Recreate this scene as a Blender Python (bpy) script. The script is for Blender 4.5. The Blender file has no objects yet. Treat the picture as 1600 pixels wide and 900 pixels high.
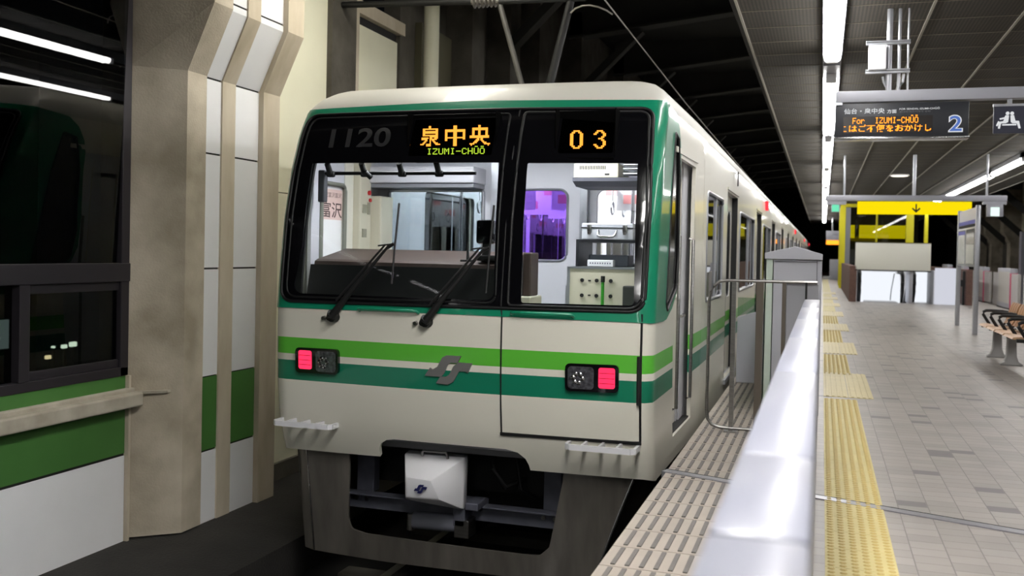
import bpy, bmesh, math, random
import numpy as np
from mathutils import Vector, Matrix
from mathutils.geometry import delaunay_2d_cdt
random.seed(7)
sc = bpy.context.scene
COL = sc.collection
PI = math.pi
# ---------------------------------------------------------------- camera, world, exposure
CAMH = 1.35
def camera():
    yaw, p, ro = math.radians(17.89991), math.radians(-1.0), math.radians(1.2)
    f = Vector((-math.sin(yaw), math.cos(yaw), 0)); r = Vector((math.cos(yaw), math.sin(yaw), 0)); u = Vector((0, 0, 1))
    f2 = f*math.cos(p)+u*math.sin(p); u2 = -f*math.sin(p)+u*math.cos(p)
    r3 = r*math.cos(ro)+u2*math.sin(ro); u3 = -r*math.sin(ro)+u2*math.cos(ro)
    cd = bpy.data.cameras.new('camera'); cd.sensor_width = 36; cd.lens = 33.75; cd.shift_y = -32.97/1600
    cd.clip_start = .05; cd.clip_end = 400
    cd.dof.use_dof = True; cd.dof.focus_distance = 6.6; cd.dof.aperture_fstop = 2.6
    o = bpy.data.objects.new('camera', cd); COL.objects.link(o)
    o.matrix_world = Matrix(((r3.x, u3.x, -f2.x, 0), (r3.y, u3.y, -f2.y, 0), (r3.z, u3.z, -f2.z, CAMH), (0, 0, 0, 1)))
    sc.camera = o
camera()
w = bpy.data.worlds.new('night'); sc.world = w; w.use_nodes = True
w.node_tree.nodes['Background'].inputs[0].default_value = (.55, .6, .7, 1)
w.node_tree.nodes['Background'].inputs[1].default_value = .004
sc.view_settings.view_transform = 'Standard'; sc.view_settings.look = 'None'
sc.view_settings.gamma = 1; sc.view_settings.use_curve_mapping = False
sc.view_settings.exposure = 0.0
try:
    sc.cycles.use_denoising = True
    sc.cycles.max_bounces = 8; sc.cycles.transparent_max_bounces = 16
except Exception: pass
TUBE = 28.0          # radiance of the platform's fluorescent tubes
FRONT_FILL = 42.0       # radiance of the added fill lamp for the train front
WALL_FILL = 27.0        # radiance of the added fill lamp for the left wall
CABIN = 58.0          # radiance of the lamps inside the train

# ---------------------------------------------------------------- materials
def srgb(r, g, b):
    f = lambda c: (c/255/12.92) if c/255 <= .04045 else ((c/255+.055)/1.055)**2.4
    return (f(r), f(g), f(b), 1)
MATS = {}
def mat(name, col, rough=.5, metal=0., coat=0., noise=0., nscale=3., dirt=None, bump=0., bscale=40., spec=.5, stretch=None):
    if name in MATS: return MATS[name]
    m = bpy.data.materials.new(name); m.use_nodes = True; nt = m.node_tree; b = nt.nodes['Principled BSDF']
    c = srgb(*col)
    b.inputs['Base Color'].default_value = c; b.inputs['Roughness'].default_value = rough; b.inputs['Metallic'].default_value = metal
    b.inputs['Coat Weight'].default_value = coat; b.inputs['Coat Roughness'].default_value = .04; b.inputs['Specular IOR Level'].default_value = spec
    tc = nt.nodes.new('ShaderNodeTexCoord'); vec = tc.outputs['Object']
    if stretch:
        mp = nt.nodes.new('ShaderNodeMapping'); mp.inputs['Scale'].default_value = stretch; nt.links.new(vec, mp.inputs['Vector']); vec = mp.outputs['Vector']
    if noise or dirt:
        n = nt.nodes.new('ShaderNodeTexNoise'); n.inputs['Scale'].default_value = nscale; n.inputs['Detail'].default_value = 6
        nt.links.new(vec, n.inputs['Vector'])
        rp = nt.nodes.new('ShaderNodeValToRGB'); rp.color_ramp.elements[0].position = .3; rp.color_ramp.elements[1].position = .7
        d = srgb(*dirt) if dirt else tuple(x*(1-noise) for x in c[:3])+(1,)
        rp.color_ramp.elements[0].color = d; rp.color_ramp.elements[1].color = c
        nt.links.new(n.outputs['Fac'], rp.inputs['Fac']); nt.links.new(rp.outputs['Color'], b.inputs['Base Color'])
    if bump:
        n2 = nt.nodes.new('ShaderNodeTexNoise'); n2.inputs['Scale'].default_value = bscale; nt.links.new(vec, n2.inputs['Vector'])
        bp = nt.nodes.new('ShaderNodeBump'); bp.inputs['Strength'].default_value = bump; bp.inputs['Distance'].default_value = .01
        nt.links.new(n2.outputs['Fac'], bp.inputs['Height']); nt.links.new(bp.outputs['Normal'], b.inputs['Normal'])
    MATS[name] = m; return m
def emit(name, col, strength):
    if name in MATS: return MATS[name]
    m = bpy.data.materials.new(name); m.use_nodes = True; nt = m.node_tree
    e = nt.nodes.new('ShaderNodeEmission'); e.inputs[0].default_value = srgb(*col); e.inputs[1].default_value = strength
    nt.links.new(e.outputs[0], nt.nodes['Material Output'].inputs['Surface']); MATS[name] = m; return m
def glass(name, tint=(255, 255, 255), ior=1.45, rough=0.0, refl=1.0):
    if name in MATS: return MATS[name]
    m = bpy.data.materials.new(name); m.use_nodes = True; nt = m.node_tree
    t = nt.nodes.new('ShaderNodeBsdfTransparent'); t.inputs[0].default_value = srgb(*tint)
    g = nt.nodes.new('ShaderNodeBsdfGlossy'); g.inputs['Roughness'].default_value = rough; g.inputs[0].default_value = (refl, refl, refl, 1)
    f = nt.nodes.new('ShaderNodeFresnel'); f.inputs[0].default_value = ior
    ge = nt.nodes.new('ShaderNodeNewGeometry'); iv = nt.nodes.new('ShaderNodeMath'); iv.operation = 'SUBTRACT'; iv.inputs[0].default_value = 1; nt.links.new(ge.outputs['Backfacing'], iv.inputs[1])
    mu = nt.nodes.new('ShaderNodeMath'); mu.operation = 'MULTIPLY'; nt.links.new(f.outputs[0], mu.inputs[0]); nt.links.new(iv.outputs[0], mu.inputs[1])
    x = nt.nodes.new('ShaderNodeMixShader'); nt.links.new(mu.outputs[0], x.inputs[0]); nt.links.new(t.outputs[0], x.inputs[1]); nt.links.new(g.outputs[0], x.inputs[2])
    nt.links.new(x.outputs[0], nt.nodes['Material Output'].inputs['Surface']); MATS[name] = m; return m
def striped(name, bands, rough=.35, coat=.5, noise=.04):
    """paint in horizontal bands: [(z_from, colour)...], object z measured from the rail head at -1"""
    m = bpy.data.materials.new(name); m.use_nodes = True; nt = m.node_tree; b = nt.nodes['Principled BSDF']
    tc = nt.nodes.new('ShaderNodeTexCoord'); sx = nt.nodes.new('ShaderNodeSeparateXYZ'); nt.links.new(tc.outputs['Object'], sx.inputs[0])
    mr = nt.nodes.new('ShaderNodeMapRange'); mr.inputs[1].default_value = -1; mr.inputs[2].default_value = 5; nt.links.new(sx.outputs['Z'], mr.inputs[0])
    rp = nt.nodes.new('ShaderNodeValToRGB'); cr = rp.color_ramp; cr.interpolation = 'CONSTANT'
    nt.links.new(mr.outputs[0], rp.inputs[0])
    for k, (z, c) in enumerate(bands):
        pos = max(0, min(1, (z+1)/6)); e = cr.elements[0] if k == 0 else (cr.elements[1] if k == 1 else cr.elements.new(pos))
        e.position = pos; e.color = srgb(*c)
    nt.links.new(rp.outputs[0], b.inputs['Base Color'])
    b.inputs['Roughness'].default_value = rough; b.inputs['Coat Weight'].default_value = coat; b.inputs['Coat Roughness'].default_value = .05
    MATS[name] = m; return m
CREAM = (224, 221, 208)
LG, DG, TEAL = (92, 186, 58), (14, 122, 92), (16, 132, 98)
body_paint = striped('train_paint', [(-1, CREAM), (1.38, DG), (1.515, CREAM), (1.56, LG), (1.69, CREAM)])
cream = mat('cream_paint', CREAM, .35, coat=.5)
teal = mat('teal_paint', TEAL, .3, coat=.6)
black_gl = mat('black_gloss', (10, 10, 13), .12, coat=.5)
rubber = mat('black_rubber', (14, 14, 16), .5)
black_m = mat('black_matt', (13, 13, 14), .6)
steel = mat('stainless', (150, 148, 146), .32, metal=1, noise=.25, nscale=9, stretch=(1, 1, 8))
steel_b = mat('bright_steel', (190, 190, 192), .22, metal=1)
skirt_m = mat('skirt_steel', (126, 121, 114), .40, metal=.45, noise=.45, nscale=2.2, stretch=(3, 3, .6))
under_m = mat('underframe_grey', (86, 88, 100), .6, noise=.35, nscale=8)
dark_m = mat('dark_iron', (20, 19, 19), .7, noise=.4)
white_pl = mat('white_plastic', (226, 226, 230), .35, coat=.2)
inner_w = mat('cab_lining_white', (205, 205, 212), .45)
inner_c = mat('cab_cream', (206, 200, 180), .5)
grey_pl = mat('grey_plastic', (128, 130, 136), .5)
dash_m = mat('dash_brown', (72, 58, 52), .5, noise=.15, nscale=30)
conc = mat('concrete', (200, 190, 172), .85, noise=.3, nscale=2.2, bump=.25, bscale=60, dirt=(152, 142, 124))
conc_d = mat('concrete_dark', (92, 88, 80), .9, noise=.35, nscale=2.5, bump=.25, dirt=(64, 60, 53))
conc_s = mat('concrete_strip', (206, 196, 178), .8, noise=.3, nscale=3, dirt=(170, 158, 136), stretch=(1, 1, .35))
panel_w = mat('wall_panel_white', (230, 231, 234), .5, noise=.06, nscale=2)
panel_g = mat('wall_panel_green', (72, 122, 58), .5, noise=.12, nscale=3)
panel_c = mat('wall_panel_cream', (232, 230, 206), .6, noise=.07, nscale=1.5)
ledge_m = mat('ledge_stone', (182, 176, 162), .8, noise=.25, nscale=5, dirt=(152, 145, 130))
frame_d = mat('window_frame_dark', (50, 47, 52), .35, metal=.3)
asph = mat('walkway_dark', (40, 38, 36), .95, noise=.4, nscale=3, bump=.5, bscale=50)
bed_m = mat('track_bed', (22, 21, 20), .95, noise=.4, nscale=6)
rail_m = mat('rail_steel', (150, 152, 158), .25, metal=1)
barrier_m = mat('barrier_paint', (146, 148, 162), .30, coat=.12, noise=.04, nscale=3)
cab_grey = mat('gate_grey', (172, 173, 182), .4, noise=.04)
alum = mat('aluminium', (178, 180, 186), .35, metal=.7)
alum_p = mat('beam_grey', (160, 161, 170), .45, noise=.05)
grid_m = mat('ceiling_batten', (150, 146, 134), .6)
roof_d = mat('roof_dark', (42, 41, 38), .9, noise=.35, nscale=1.2)
beam_d = mat('roof_beam_dark', (58, 57, 54), .8, noise=.3, nscale=2)
sign_b = mat('sign_black', (40, 42, 48), .4)
wood = mat('bench_wood', (186, 134, 88), .45, noise=.2, nscale=14, stretch=(1, 6, 1))
wood_l = mat('bench_seat_wood', (204, 166, 130), .4, noise=.15, nscale=14)
castm = mat('bench_casting', (158, 157, 156), .5, noise=.1)
brickm = mat('brick_brown', (112, 84, 76), .85, noise=.3, nscale=12)
yel_p = mat('yellow_paint', (214, 204, 22), .4)
board_c = mat('board_cream', (228, 228, 218), .5)
pinkm = mat('gate_pink', (214, 60, 110), .4)
tube_e = emit('fluorescent', (255, 253, 250), TUBE)
lamp_e = emit('cabin_lamp', (255, 252, 255), CABIN)
led_o = emit('led_orange', (255, 150, 40), 2.2); led_t = emit('led_orange_bright', (255, 158, 56), 6.5)
led_y = emit('led_yellow_green', (214, 255, 70), 3.0)
red_e = emit('tail_red', (255, 46, 84), 1.7)
yel_e = emit('yellow_backlight', (255, 226, 10), 1.0)
green_e = emit('exit_green', (120, 235, 190), 1.0)
white_e = emit('exit_white', (235, 255, 248), 1.1)
red_s = emit('side_lamp_red', (255, 60, 70), 1.4)
win_gl = glass('windscreen_glass', (236, 240, 240), 1.4)
side_gl = glass('side_window_glass', (84, 88, 92), 1.5)
blue_gl = glass('partition_glass', (204, 212, 214), 1.5)
purp_gl = glass('purple_glass', (196, 164, 240), 1.5)
night_gl = glass('dark_glass', (150, 155, 160), 1.5)
green_gl = glass('greenish_glass', (214, 228, 220), 1.5)

# ---------------------------------------------------------------- mesh helpers (all in world metres)
class MB:
    def __init__(s): s.v = []; s.f = []
    def add(s, vs, fs):
        b = len(s.v); s.v += [tuple(p) for p in vs]; s.f += [tuple(b+i for i in q) for q in fs]; return s
    def box(s, a, b):
        x0, y0, z0 = a; x1, y1, z1 = b
        return s.add([(x0, y0, z0), (x1, y0, z0), (x1, y1, z0), (x0, y1, z0), (x0, y0, z1), (x1, y0, z1), (x1, y1, z1), (x0, y1, z1)],
                     [(0, 3, 2, 1), (4, 5, 6, 7), (0, 1, 5, 4), (1, 2, 6, 5), (2, 3, 7, 6), (3, 0, 4, 7)])
    def bbox(s, a, b, r=.01):          # box with chamfered edges
        bm = bmesh.new(); bmesh.ops.create_cube(bm, size=1)
        for v in bm.verts: v.co = Vector(((a[0]+b[0])/2+v.co.x*(b[0]-a[0]), (a[1]+b[1])/2+v.co.y*(b[1]-a[1]), (a[2]+b[2])/2+v.co.z*(b[2]-a[2])))
        bmesh.ops.bevel(bm, geom=bm.edges[:], offset=r, segments=2, affect='EDGES', profile=.5)
        bm.verts.index_update(); s.add([v.co[:] for v in bm.verts], [[v.index for v in f.verts] for f in bm.faces]); bm.free(); return s
    def tube(s, pts, r, n=10, cap=True, closed=False):
        pts = [Vector(p) for p in pts]; k = len(pts); rings = []
        up = Vector((0, 0, 1))
        for i, p in enumerate(pts):
            if closed: t = pts[(i+1) % k]-pts[i-1]
            else: t = pts[min(i+1, k-1)]-pts[max(i-1, 0)]
            t.normalize(); a = up if abs(t.dot(up)) < .95 else Vector((1, 0, 0))
            x = t.cross(a).normalized(); y = x.cross(t).normalized(); rr = r[i] if isinstance(r, (list, tuple)) else r
            rings.append([p+x*math.cos(2*PI*j/n)*rr+y*math.sin(2*PI*j/n)*rr for j in range(n)])
        vs = [q for g in rings for q in g]; fs = []
        for i in range(k if closed else k-1):
            for j in range(n):
                a, b = i*n+j, i*n+(j+1) % n; i2 = (i+1) % k; fs.append((a, b, i2*n+(j+1) % n, i2*n+j))
        if cap and not closed: fs += [tuple(range(n))[::-1], tuple((k-1)*n+j for j in range(n))]
        return s.add(vs, fs)
    def prism(s, poly, fm, d0, d1):     # poly in 2D, fm(u,v,d) -> point
        n = len(poly)
        vs = [fm(u, v, d0) for u, v in poly]+[fm(u, v, d1) for u, v in poly]
        fs = [tuple(range(n)), tuple(range(2*n-1, n-1, -1))]+[(i, n+i, n+(i+1) % n, (i+1) % n) for i in range(n)]
        return s.add(vs, fs)
    def build(s, name, m, parent=None, smooth=None, bevel=0):
        me = bpy.data.meshes.new(name); off = Vector(parent_loc(parent)) if parent else Vector((0, 0, 0))
        me.from_pydata([tuple(Vector(p)-off) for p in s.v], [], s.f)
        bm = bmesh.new(); bm.from_mesh(me)
        bmesh.ops.recalc_face_normals(bm, faces=bm.faces[:])
        if bevel:
            bmesh.ops.bevel(bm, geom=[e for e in bm.edges if len(e.link_faces) == 2 and e.calc_face_angle(0) > .6], offset=bevel, segments=2, affect='EDGES', profile=.5)
        bm.to_mesh(me); bm.free()
        if smooth is not None:
            for p in me.polygons: p.use_smooth = True
            me.set_sharp_from_angle(angle=math.radians(25 if smooth == 40 else smooth))
        me.materials.append(m)
        o = bpy.data.objects.new(name, me); COL.objects.link(o)
        if parent: o.parent = parent
        return o
def parent_loc(p):
    l = Vector((0, 0, 0))
    while p is not None: l = l+Vector(p.location); p = p.parent
    return l
def tag(o, label=None, cat=None, group=None, kind=None):
    if label: o['label'] = label
    if cat: o['category'] = cat
    if group: o['group'] = group
    if kind: o['kind'] = kind
    return o
def thing(name, loc, label, cat, group=None):
    o = bpy.data.objects.new(name, None); o.empty_display_size = .2; COL.objects.link(o); o.location = loc
    return tag(o, label, cat, group)
def struct(o, label=None): return tag(o, label, None, None, 'structure')
def copy_tree(o, parent=None, dloc=(0, 0, 0)):
    kids = [c for c in bpy.data.objects if c.parent == o]
    c = o.copy(); COL.objects.link(c)
    if parent: c.parent = parent
    else: c.location = Vector(o.location)+Vector(dloc)
    for k in kids: copy_tree(k, c)
    return c
def arc(cx, cy, r, a0, a1, n=6): return [(cx+r*math.cos(math.radians(a0+(a1-a0)*i/n)), cy+r*math.sin(math.radians(a0+(a1-a0)*i/n))) for i in range(n+1)]
def rrect(x0, z0, x1, z1, r, n=6):
    return arc(x1-r, z0+r, r, -90, 0, n)+arc(x1-r, z1-r, r, 0, 90, n)+arc(x0+r, z1-r, r, 90, 180, n)+arc(x0+r, z0+r, r, 180, 270, n)
def rpoly(pts, rad, n=5):
    """polygon with rounded corners; rad a number or a list"""
    out = []; k = len(pts)
    for i in range(k):
        p = Vector(pts[i]); a = Vector(pts[i-1])-p; b = Vector(pts[(i+1) % k])-p
        r = rad[i] if isinstance(rad, (list, tuple)) else rad
        if r <= 0: out.append(tuple(p)); continue
        ang = a.angle(b); d = min(r/math.tan(ang/2), a.length*.48, b.length*.48)
        q0 = p+a.normalized()*d; q1 = p+b.normalized()*d
        for j in range(n+1):
            t = j/n; out.append(tuple(q0*(1-t)**2+p*2*t*(1-t)+q1*t*t))
    return out
def inside(poly, P):
    P = np.asarray(P); x, y = P[:, 0], P[:, 1]; c = np.zeros(len(P), bool); q = np.asarray(poly); n = len(q)
    for i in range(n):
        x0, y0 = q[i-1]; x1, y1 = q[i]
        if y0 == y1: continue
        m = ((y0 > y) != (y1 > y)) & (x < (x1-x0)*(y-y0)/(y1-y0)+x0); c ^= m
    return c
def densify(poly, step):
    out = []
    for i in range(len(poly)):
        a = Vector(poly[i]); b = Vector(poly[(i+1) % len(poly)]); n = max(1, int(math.ceil((b-a).length/step)))
        for j in range(n): out.append(tuple(a+(b-a)*(j/n)))
    return out
def cdt(outer, holes, step):
    loops = [densify(outer, step)]+[densify(h, step) for h in holes]
    V = []; E = []
    for l in loops:
        b = len(V); V += l; E += [(b+i, b+(i+1) % len(l)) for i in range(len(l))]
    o = np.array(loops[0]); x0, y0 = o.min(0); x1, y1 = o.max(0)
    gx = np.arange(x0+step*.5, x1, step); gy = np.arange(y0+step*.5, y1, step)
    G = np.array([(a, b) for a in gx for b in gy]) if len(gx)*len(gy) else np.zeros((0, 2))
    if len(G):
        k = inside(loops[0], G)
        for h in loops[1:]: k &= ~inside(h, G)
        G = G[k]; B = np.array(V)
        if len(G):
            d = np.array([np.min((B[:, 0]-g[0])**2+(B[:, 1]-g[1])**2) for g in G]); G = G[d > (step*.4)**2]
        V += [tuple(g) for g in G]
    r = delaunay_2d_cdt([Vector(p) for p in V], E, [], 0, 1e-6)
    vs = [tuple(p) for p in r[0]]; ts = [tuple(t) for t in r[2]]
    C_ = np.array([np.mean([vs[i] for i in t], axis=0) for t in ts]); k = inside(loops[0], C_)
    for h in loops[1:]: k &= ~inside(h, C_)
    return vs, [t for t, f in zip(ts, k) if f]
def panel(mb, outer, holes, step, fm, d0, d1):
    """solid sheet: fm(u,v,d); d0 outer face depth, d1 inner face depth"""
    vs, ts = cdt(outer, holes, step); n = len(vs)
    ec = {}
    for t in ts:
        for i in range(len(t)):
            a, b = t[i], t[(i+1) % len(t)]; ec[(a, b)] = ec.get((a, b), 0)+1
    fs = list(ts)+[tuple(n+i for i in t[::-1]) for t in ts]
    for (a, b) in ec:
        if (b, a) not in ec: fs.append((b, a, n+a, n+b))
    return mb.add([fm(u, v, d0) for u, v in vs]+[fm(u, v, d1) for u, v in vs], fs)
XZ = lambda y: (lambda u, v, d: (u, y+d, v))       # faces -Y; d goes back
YZ = lambda x, s=1: (lambda u, v, d: (x-s*d, u, v))  # faces +X when s=1; d goes into the wall
XY = lambda z: (lambda u, v, d: (u, v, z-d))
# text
def text2d(body, bold=0., shear=0.):
    c = bpy.data.curves.new('t', 'FONT'); c.body = body; c.offset = bold; c.shear = shear; c.resolution_u = 4
    o = bpy.data.objects.new('t', c); COL.objects.link(o); bpy.context.view_layer.update()
    m = bpy.data.meshes.new_from_object(o.evaluated_get(bpy.context.evaluated_depsgraph_get()))
    vs = [(v.co.x, v.co.y) for v in m.vertices]; fs = [tuple(p.vertices) for p in m.polygons]
    bpy.data.objects.remove(o); bpy.data.curves.remove(c); bpy.data.meshes.remove(m)
    return vs, fs
def text(mb, body, x0, z0, x1, z1, fm, bold=0., d=0., shear=0., keep=False):
    vs, fs = text2d(body, bold, shear); a = np.array(vs); lo, hi = a.min(0), a.max(0)
    sx = (x1-x0)/(hi[0]-lo[0]); sz = (z1-z0)/(hi[1]-lo[1])
    if keep: sx = sz
    return mb.add([fm(x0+(u-lo[0])*sx, z0+(v-lo[1])*sz, d) for u, v in vs], fs)
def led(mb, body, x0, z0, x1, z1, pitch, fm, d=0., bold=0., fill=1., clip=None):
    """lettering laid out in square lamps on a grid"""
    vs, fs = text2d(body, bold); a = np.array(vs); lo, hi = a.min(0), a.max(0)
    a = (a-lo)/(hi-lo)*np.array([x1-x0, z1-z0])+np.array([x0, z0])
    nx = int(round((x1-x0)/pitch)); nz = int(round((z1-z0)/pitch))
    P = np.array([(x0+(i+.5)*(x1-x0)/nx, z0+(j+.5)*(z1-z0)/nz) for i in range(nx) for j in range(nz)]); hit = np.zeros(len(P), bool)
    for f in fs: hit |= inside([a[i] for i in f], P)
    px, pz = (x1-x0)/nx*fill/2, (z1-z0)/nz*fill/2
    for (u, v), h in zip(P, hit):
        if h and (clip is None or clip[0] <= u <= clip[1]):
            mb.add([fm(u-px, v-pz, d), fm(u+px, v-pz, d), fm(u+px, v+pz, d), fm(u-px, v+pz, d)], [(0, 1, 2, 3)])
    return mb
DOT = {'I': '01110 00100 00100 00100 00100 00100 01110', 'Z': '11111 00001 00010 00100 01000 10000 11111', 'U': '10001 10001 10001 10001 10001 10001 01110', 'M': '10001 11011 10101 10101 10001 10001 10001',
       '-': '00000 00000 00000 11111 00000 00000 00000', 'C': '01110 10001 10000 10000 10000 10001 01110', 'H': '10001 10001 10001 11111 10001 10001 10001', 'O': '01110 10001 10001 10001 10001 10001 01110',
       'F': '11111 10000 10000 11110 10000 10000 10000', 'o': '00000 00000 01110 10001 10001 10001 01110', 'r': '00000 00000 10110 11001 10000 10000 10000', ' ': '00000 00000 00000 00000 00000 00000 00000',
       }
DOT = {k: '00000 00000 '+v for k, v in DOT.items()}
DOT['u'] = DOT['U'].replace('00000', '01110', 1); DOT['q'] = DOT['O'].replace('00000', '01110', 1)
BIG = {'0': '00111100 01100110 11000011 11000011 11000011 11000011 11000011 11000011 11000011 11000011 01100110 00111100', '3': '00111100 01100110 11000011 00000011 00000110 00011100 00000110 00000011 00000011 11000011 01100110 00111100'}
def dots(mb, body, x0, z0, x1, z1, fm, d=0., table=DOT, gap=1):
    rows = [table[c].split() for c in body]; h = len(rows[0]); n = sum(len(r_[0]) for r_ in rows)+gap*(len(rows)-1); px, pz = (x1-x0)/n, (z1-z0)/h; k = 0
    for g in rows:
        for a, line in enumerate(g):
            for b, c in enumerate(line):
                if c == '1':
                    u, v = x0+(k+b)*px, z1-(a+1)*pz; mb.add([fm(u, v, d), fm(u+px, v, d), fm(u+px, v+pz, d), fm(u, v+pz, d)], [(0, 1, 2, 3)])
        k += len(g[0])+gap
    return mb
LOGO = [[(-.388, .05), (-.33, 0), (-.23, .1), (-.125, .43), (-.04, .505), (.268, .505), (.195, .265), (.05, .265), (-.01, .19), (-.08, -.1), (-.155, -.24), (-.5, -.23)],
        [(.21, .29), (.5, .28), (.414, -.05), (.31, .025), (.225, -.02), (.108, -.385), (-.01, -.495), (-.257, -.47), (-.17, -.24), (-.05, -.23), (.02, -.145), (.108, .145)]]
def logo(mb, cx, cz, wdt, hgt, fm, d0, d1, rot=0):
    for pl in LOGO: mb.prism([(cx+u*wdt, cz+v*hgt) for u, v in pl], fm, d0, d1)
    return mb

# ================================================================ THE STATION SHELL
def S1(name, m, a, b, bev=0):
    return struct(MB().box(a, b).build(name, m, bevel=bev))
# platform floor: tiles
def floor_material():
    m = bpy.data.materials.new('platform_tiles'); m.use_nodes = True; nt = m.node_tree; b = nt.nodes['Principled BSDF']; L = nt.links.new
    tc = nt.nodes.new('ShaderNodeTexCoord')
    br = nt.nodes.new('ShaderNodeTexBrick'); br.offset = .5; br.squash = 1
    mp = nt.nodes.new('ShaderNodeMapping'); mp.inputs['Rotation'].default_value = (0, 0, PI/2); mp.inputs['Location'].default_value = (0, .04, 0)
    L(tc.outputs['Object'], mp.inputs['Vector']); L(mp.outputs['Vector'], br.inputs['Vector'])
    br.inputs['Color1'].default_value = (0, 0, 0, 1); br.inputs['Color2'].default_value = (1, 1, 1, 1); br.inputs['Mortar'].default_value = (.5, .5, .5, 1)
    br.inputs['Scale'].default_value = 1; br.inputs['Mortar Size'].default_value = .003; br.inputs['Brick Width'].default_value = .115; br.inputs['Row Height'].default_value = .155
    br.inputs['Mortar Smooth'].default_value = .3; br.inputs['Bias'].default_value = 0
    rp = nt.nodes.new('ShaderNodeValToRGB'); rp.color_ramp.interpolation = 'CONSTANT'
    els = rp.color_ramp.elements; els[0].position = 0; els[0].color = srgb(116, 112, 112)
    els[1].position = .04; els[1].color = srgb(162, 155, 149)
    for p, c in ((.35, (168, 161, 155)), (.7, (157, 151, 145)), (.9, (164, 158, 153))):
        e = els.new(p); e.color = srgb(*c)
    L(br.outputs['Color'], rp.inputs['Fac'])
    n = nt.nodes.new('ShaderNodeTexNoise'); n.inputs['Scale'].default_value = 2.5; n.inputs['Detail'].default_value = 8; L(tc.outputs['Object'], n.inputs['Vector'])
    mx = nt.nodes.new('ShaderNodeMix'); mx.data_type = 'RGBA'; mx.blend_type = 'MULTIPLY'; mx.inputs[0].default_value = .35
    L(rp.outputs['Color'], mx.inputs[6]); L(n.outputs['Fac'], mx.inputs[7])
    m2 = nt.nodes.new('ShaderNodeMix'); m2.data_type = 'RGBA'; L(br.outputs['Fac'], m2.inputs[0]); L(mx.outputs[2], m2.inputs[6]); m2.inputs[7].default_value = srgb(112, 107, 103)
    L(m2.outputs[2], b.inputs['Base Color']); b.inputs['Roughness'].default_value = .42
    bp = nt.nodes.new('ShaderNodeBump'); bp.inputs['Strength'].default_value = .4; bp.inputs['Distance'].default_value = .004; bp.invert = True
    L(br.outputs['Fac'], bp.inputs['Height']); L(bp.outputs['Normal'], b.inputs['Normal'])
    return m
tile_m = floor_material()
fl = MB(); fl.box((-.14, -30, -.25), (5.75, 31.2, 0)); fl.box((-.14, 31.2, -.25), (1.0, 90, 0)); fl.box((4.05, 31.2, -.25), (5.75, 90, 0)); fl.box((1.0, 44, -.25), (4.05, 90, 0))
struct(fl.build('floor', tile_m))
# platform edge wall under the pavers and the pavers themselves (ribs are their pattern)
S1('wall_platform_edge', conc_d, (-.72, -8, -1.4), (-.5, 90, -.25))
pav = mat('edge_paver', (168, 158, 148), .6, noise=.12, nscale=4); rib_m = mat('paver_rib', (108, 104, 101), .6, noise=.15, nscale=20)
pv = MB()
y = -2.0
while y < 60:
    wd = .288
    if not (5.6 < y+wd and y < 6.0 and False): pv.box((-.885, y+.003, -.25), (-.137, y+wd-.003, 0))
    y += wd
S1('trim_1', dark_m, (-.88, -2, -.26), (-.14, 60, -.012))
o = struct(pv.build('trim_2', pav)); o['label'] = 'pale paving slabs along the platform edge'
rb = MB(); y = -2.0
while y < 40:
    for i in range(12):
        x = -.83+.0622*i
        rb.box((x-.010, y+.024, -.001), (x+.010, y+.264, .005))
    y += .288
struct(rb.build('trim_3', rib_m))
# metal expansion joint running across pavers and tiles
jd = Vector((1.88, -.65, 0)).normalized(); jn = Vector((-jd.y, jd.x, 0))
def jm(u, v, d): p = Vector((-.9, 5.945, .006))+jd*u+jn*v; return (p.x, p.y, p.z-d)
j = MB(); j.prism([(0, -.035), (6.9, -.035), (6.9, .035), (0, .035)], jm, 0, .05); struct(j.build('trim_4', mat('joint_metal', (150, 150, 156), .35, metal=.6)))
j = MB(); j.prism([(0, .036), (6.9, .036), (6.9, .05), (0, .05)], jm, 0, .05); struct(j.build('trim_5', dark_m))
# yellow tactile paving: dot tiles in a strip, bar tiles at the train doors
tac = mat('tactile_yellow', (200, 186, 124), .55, noise=.12, nscale=6); tac_p = mat('tactile_pale', (202, 188, 140), .5, noise=.1, nscale=6)
bars = [(9.75, 11.75), (14.1, 15.95), (18.5, 20.4), (23.0, 24.9), (27.5, 29.4), (32, 33.9), (36.5, 38.4)]
def inbar(y): return any(a-.02 < y < b for a, b in bars)
tp = MB(); dm = MB(); y = .9
while y < 60:
    if not inbar(y+.145):
        tp.box((.045, y+.002, -.02), (.345, y+.288, .004))
        if y < 24:
            for i in range(6):
                for k in range(6):
                    cx, cy = .07+i*.05, y+.026+k*.048; n = 6 if y < 12 else 4
                    r0, r1 = .0175, .010
                    vs = [(cx+r0*math.cos(2*PI*q/n), cy+r0*math.sin(2*PI*q/n), .004) for q in range(n)]+[(cx+r1*math.cos(2*PI*q/n), cy+r1*math.sin(2*PI*q/n), .0095) for q in range(n)]
                    dm.add(vs, [(q, (q+1) % n, n+(q+1) % n, n+q) for q in range(n)]+[tuple(range(n, 2*n))])
    y += .29
struct(tp.build('trim_6', tac)); struct(dm.build('trim_7', mat('tactile_dot', (186, 164, 98), .5)))
bp_ = MB()
for a, b in bars:
    for x0 in (.045, .275):
        bp_.box((x0, a, -.02), (x0+.225, b, .004))
        for i in range(4): bp_.bbox((x0+.022+.052*i, a+.01, .003), (x0+.05+.052*i, b-.01, .010), .003)
struct(bp_.build('trim_8', tac_p))
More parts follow.
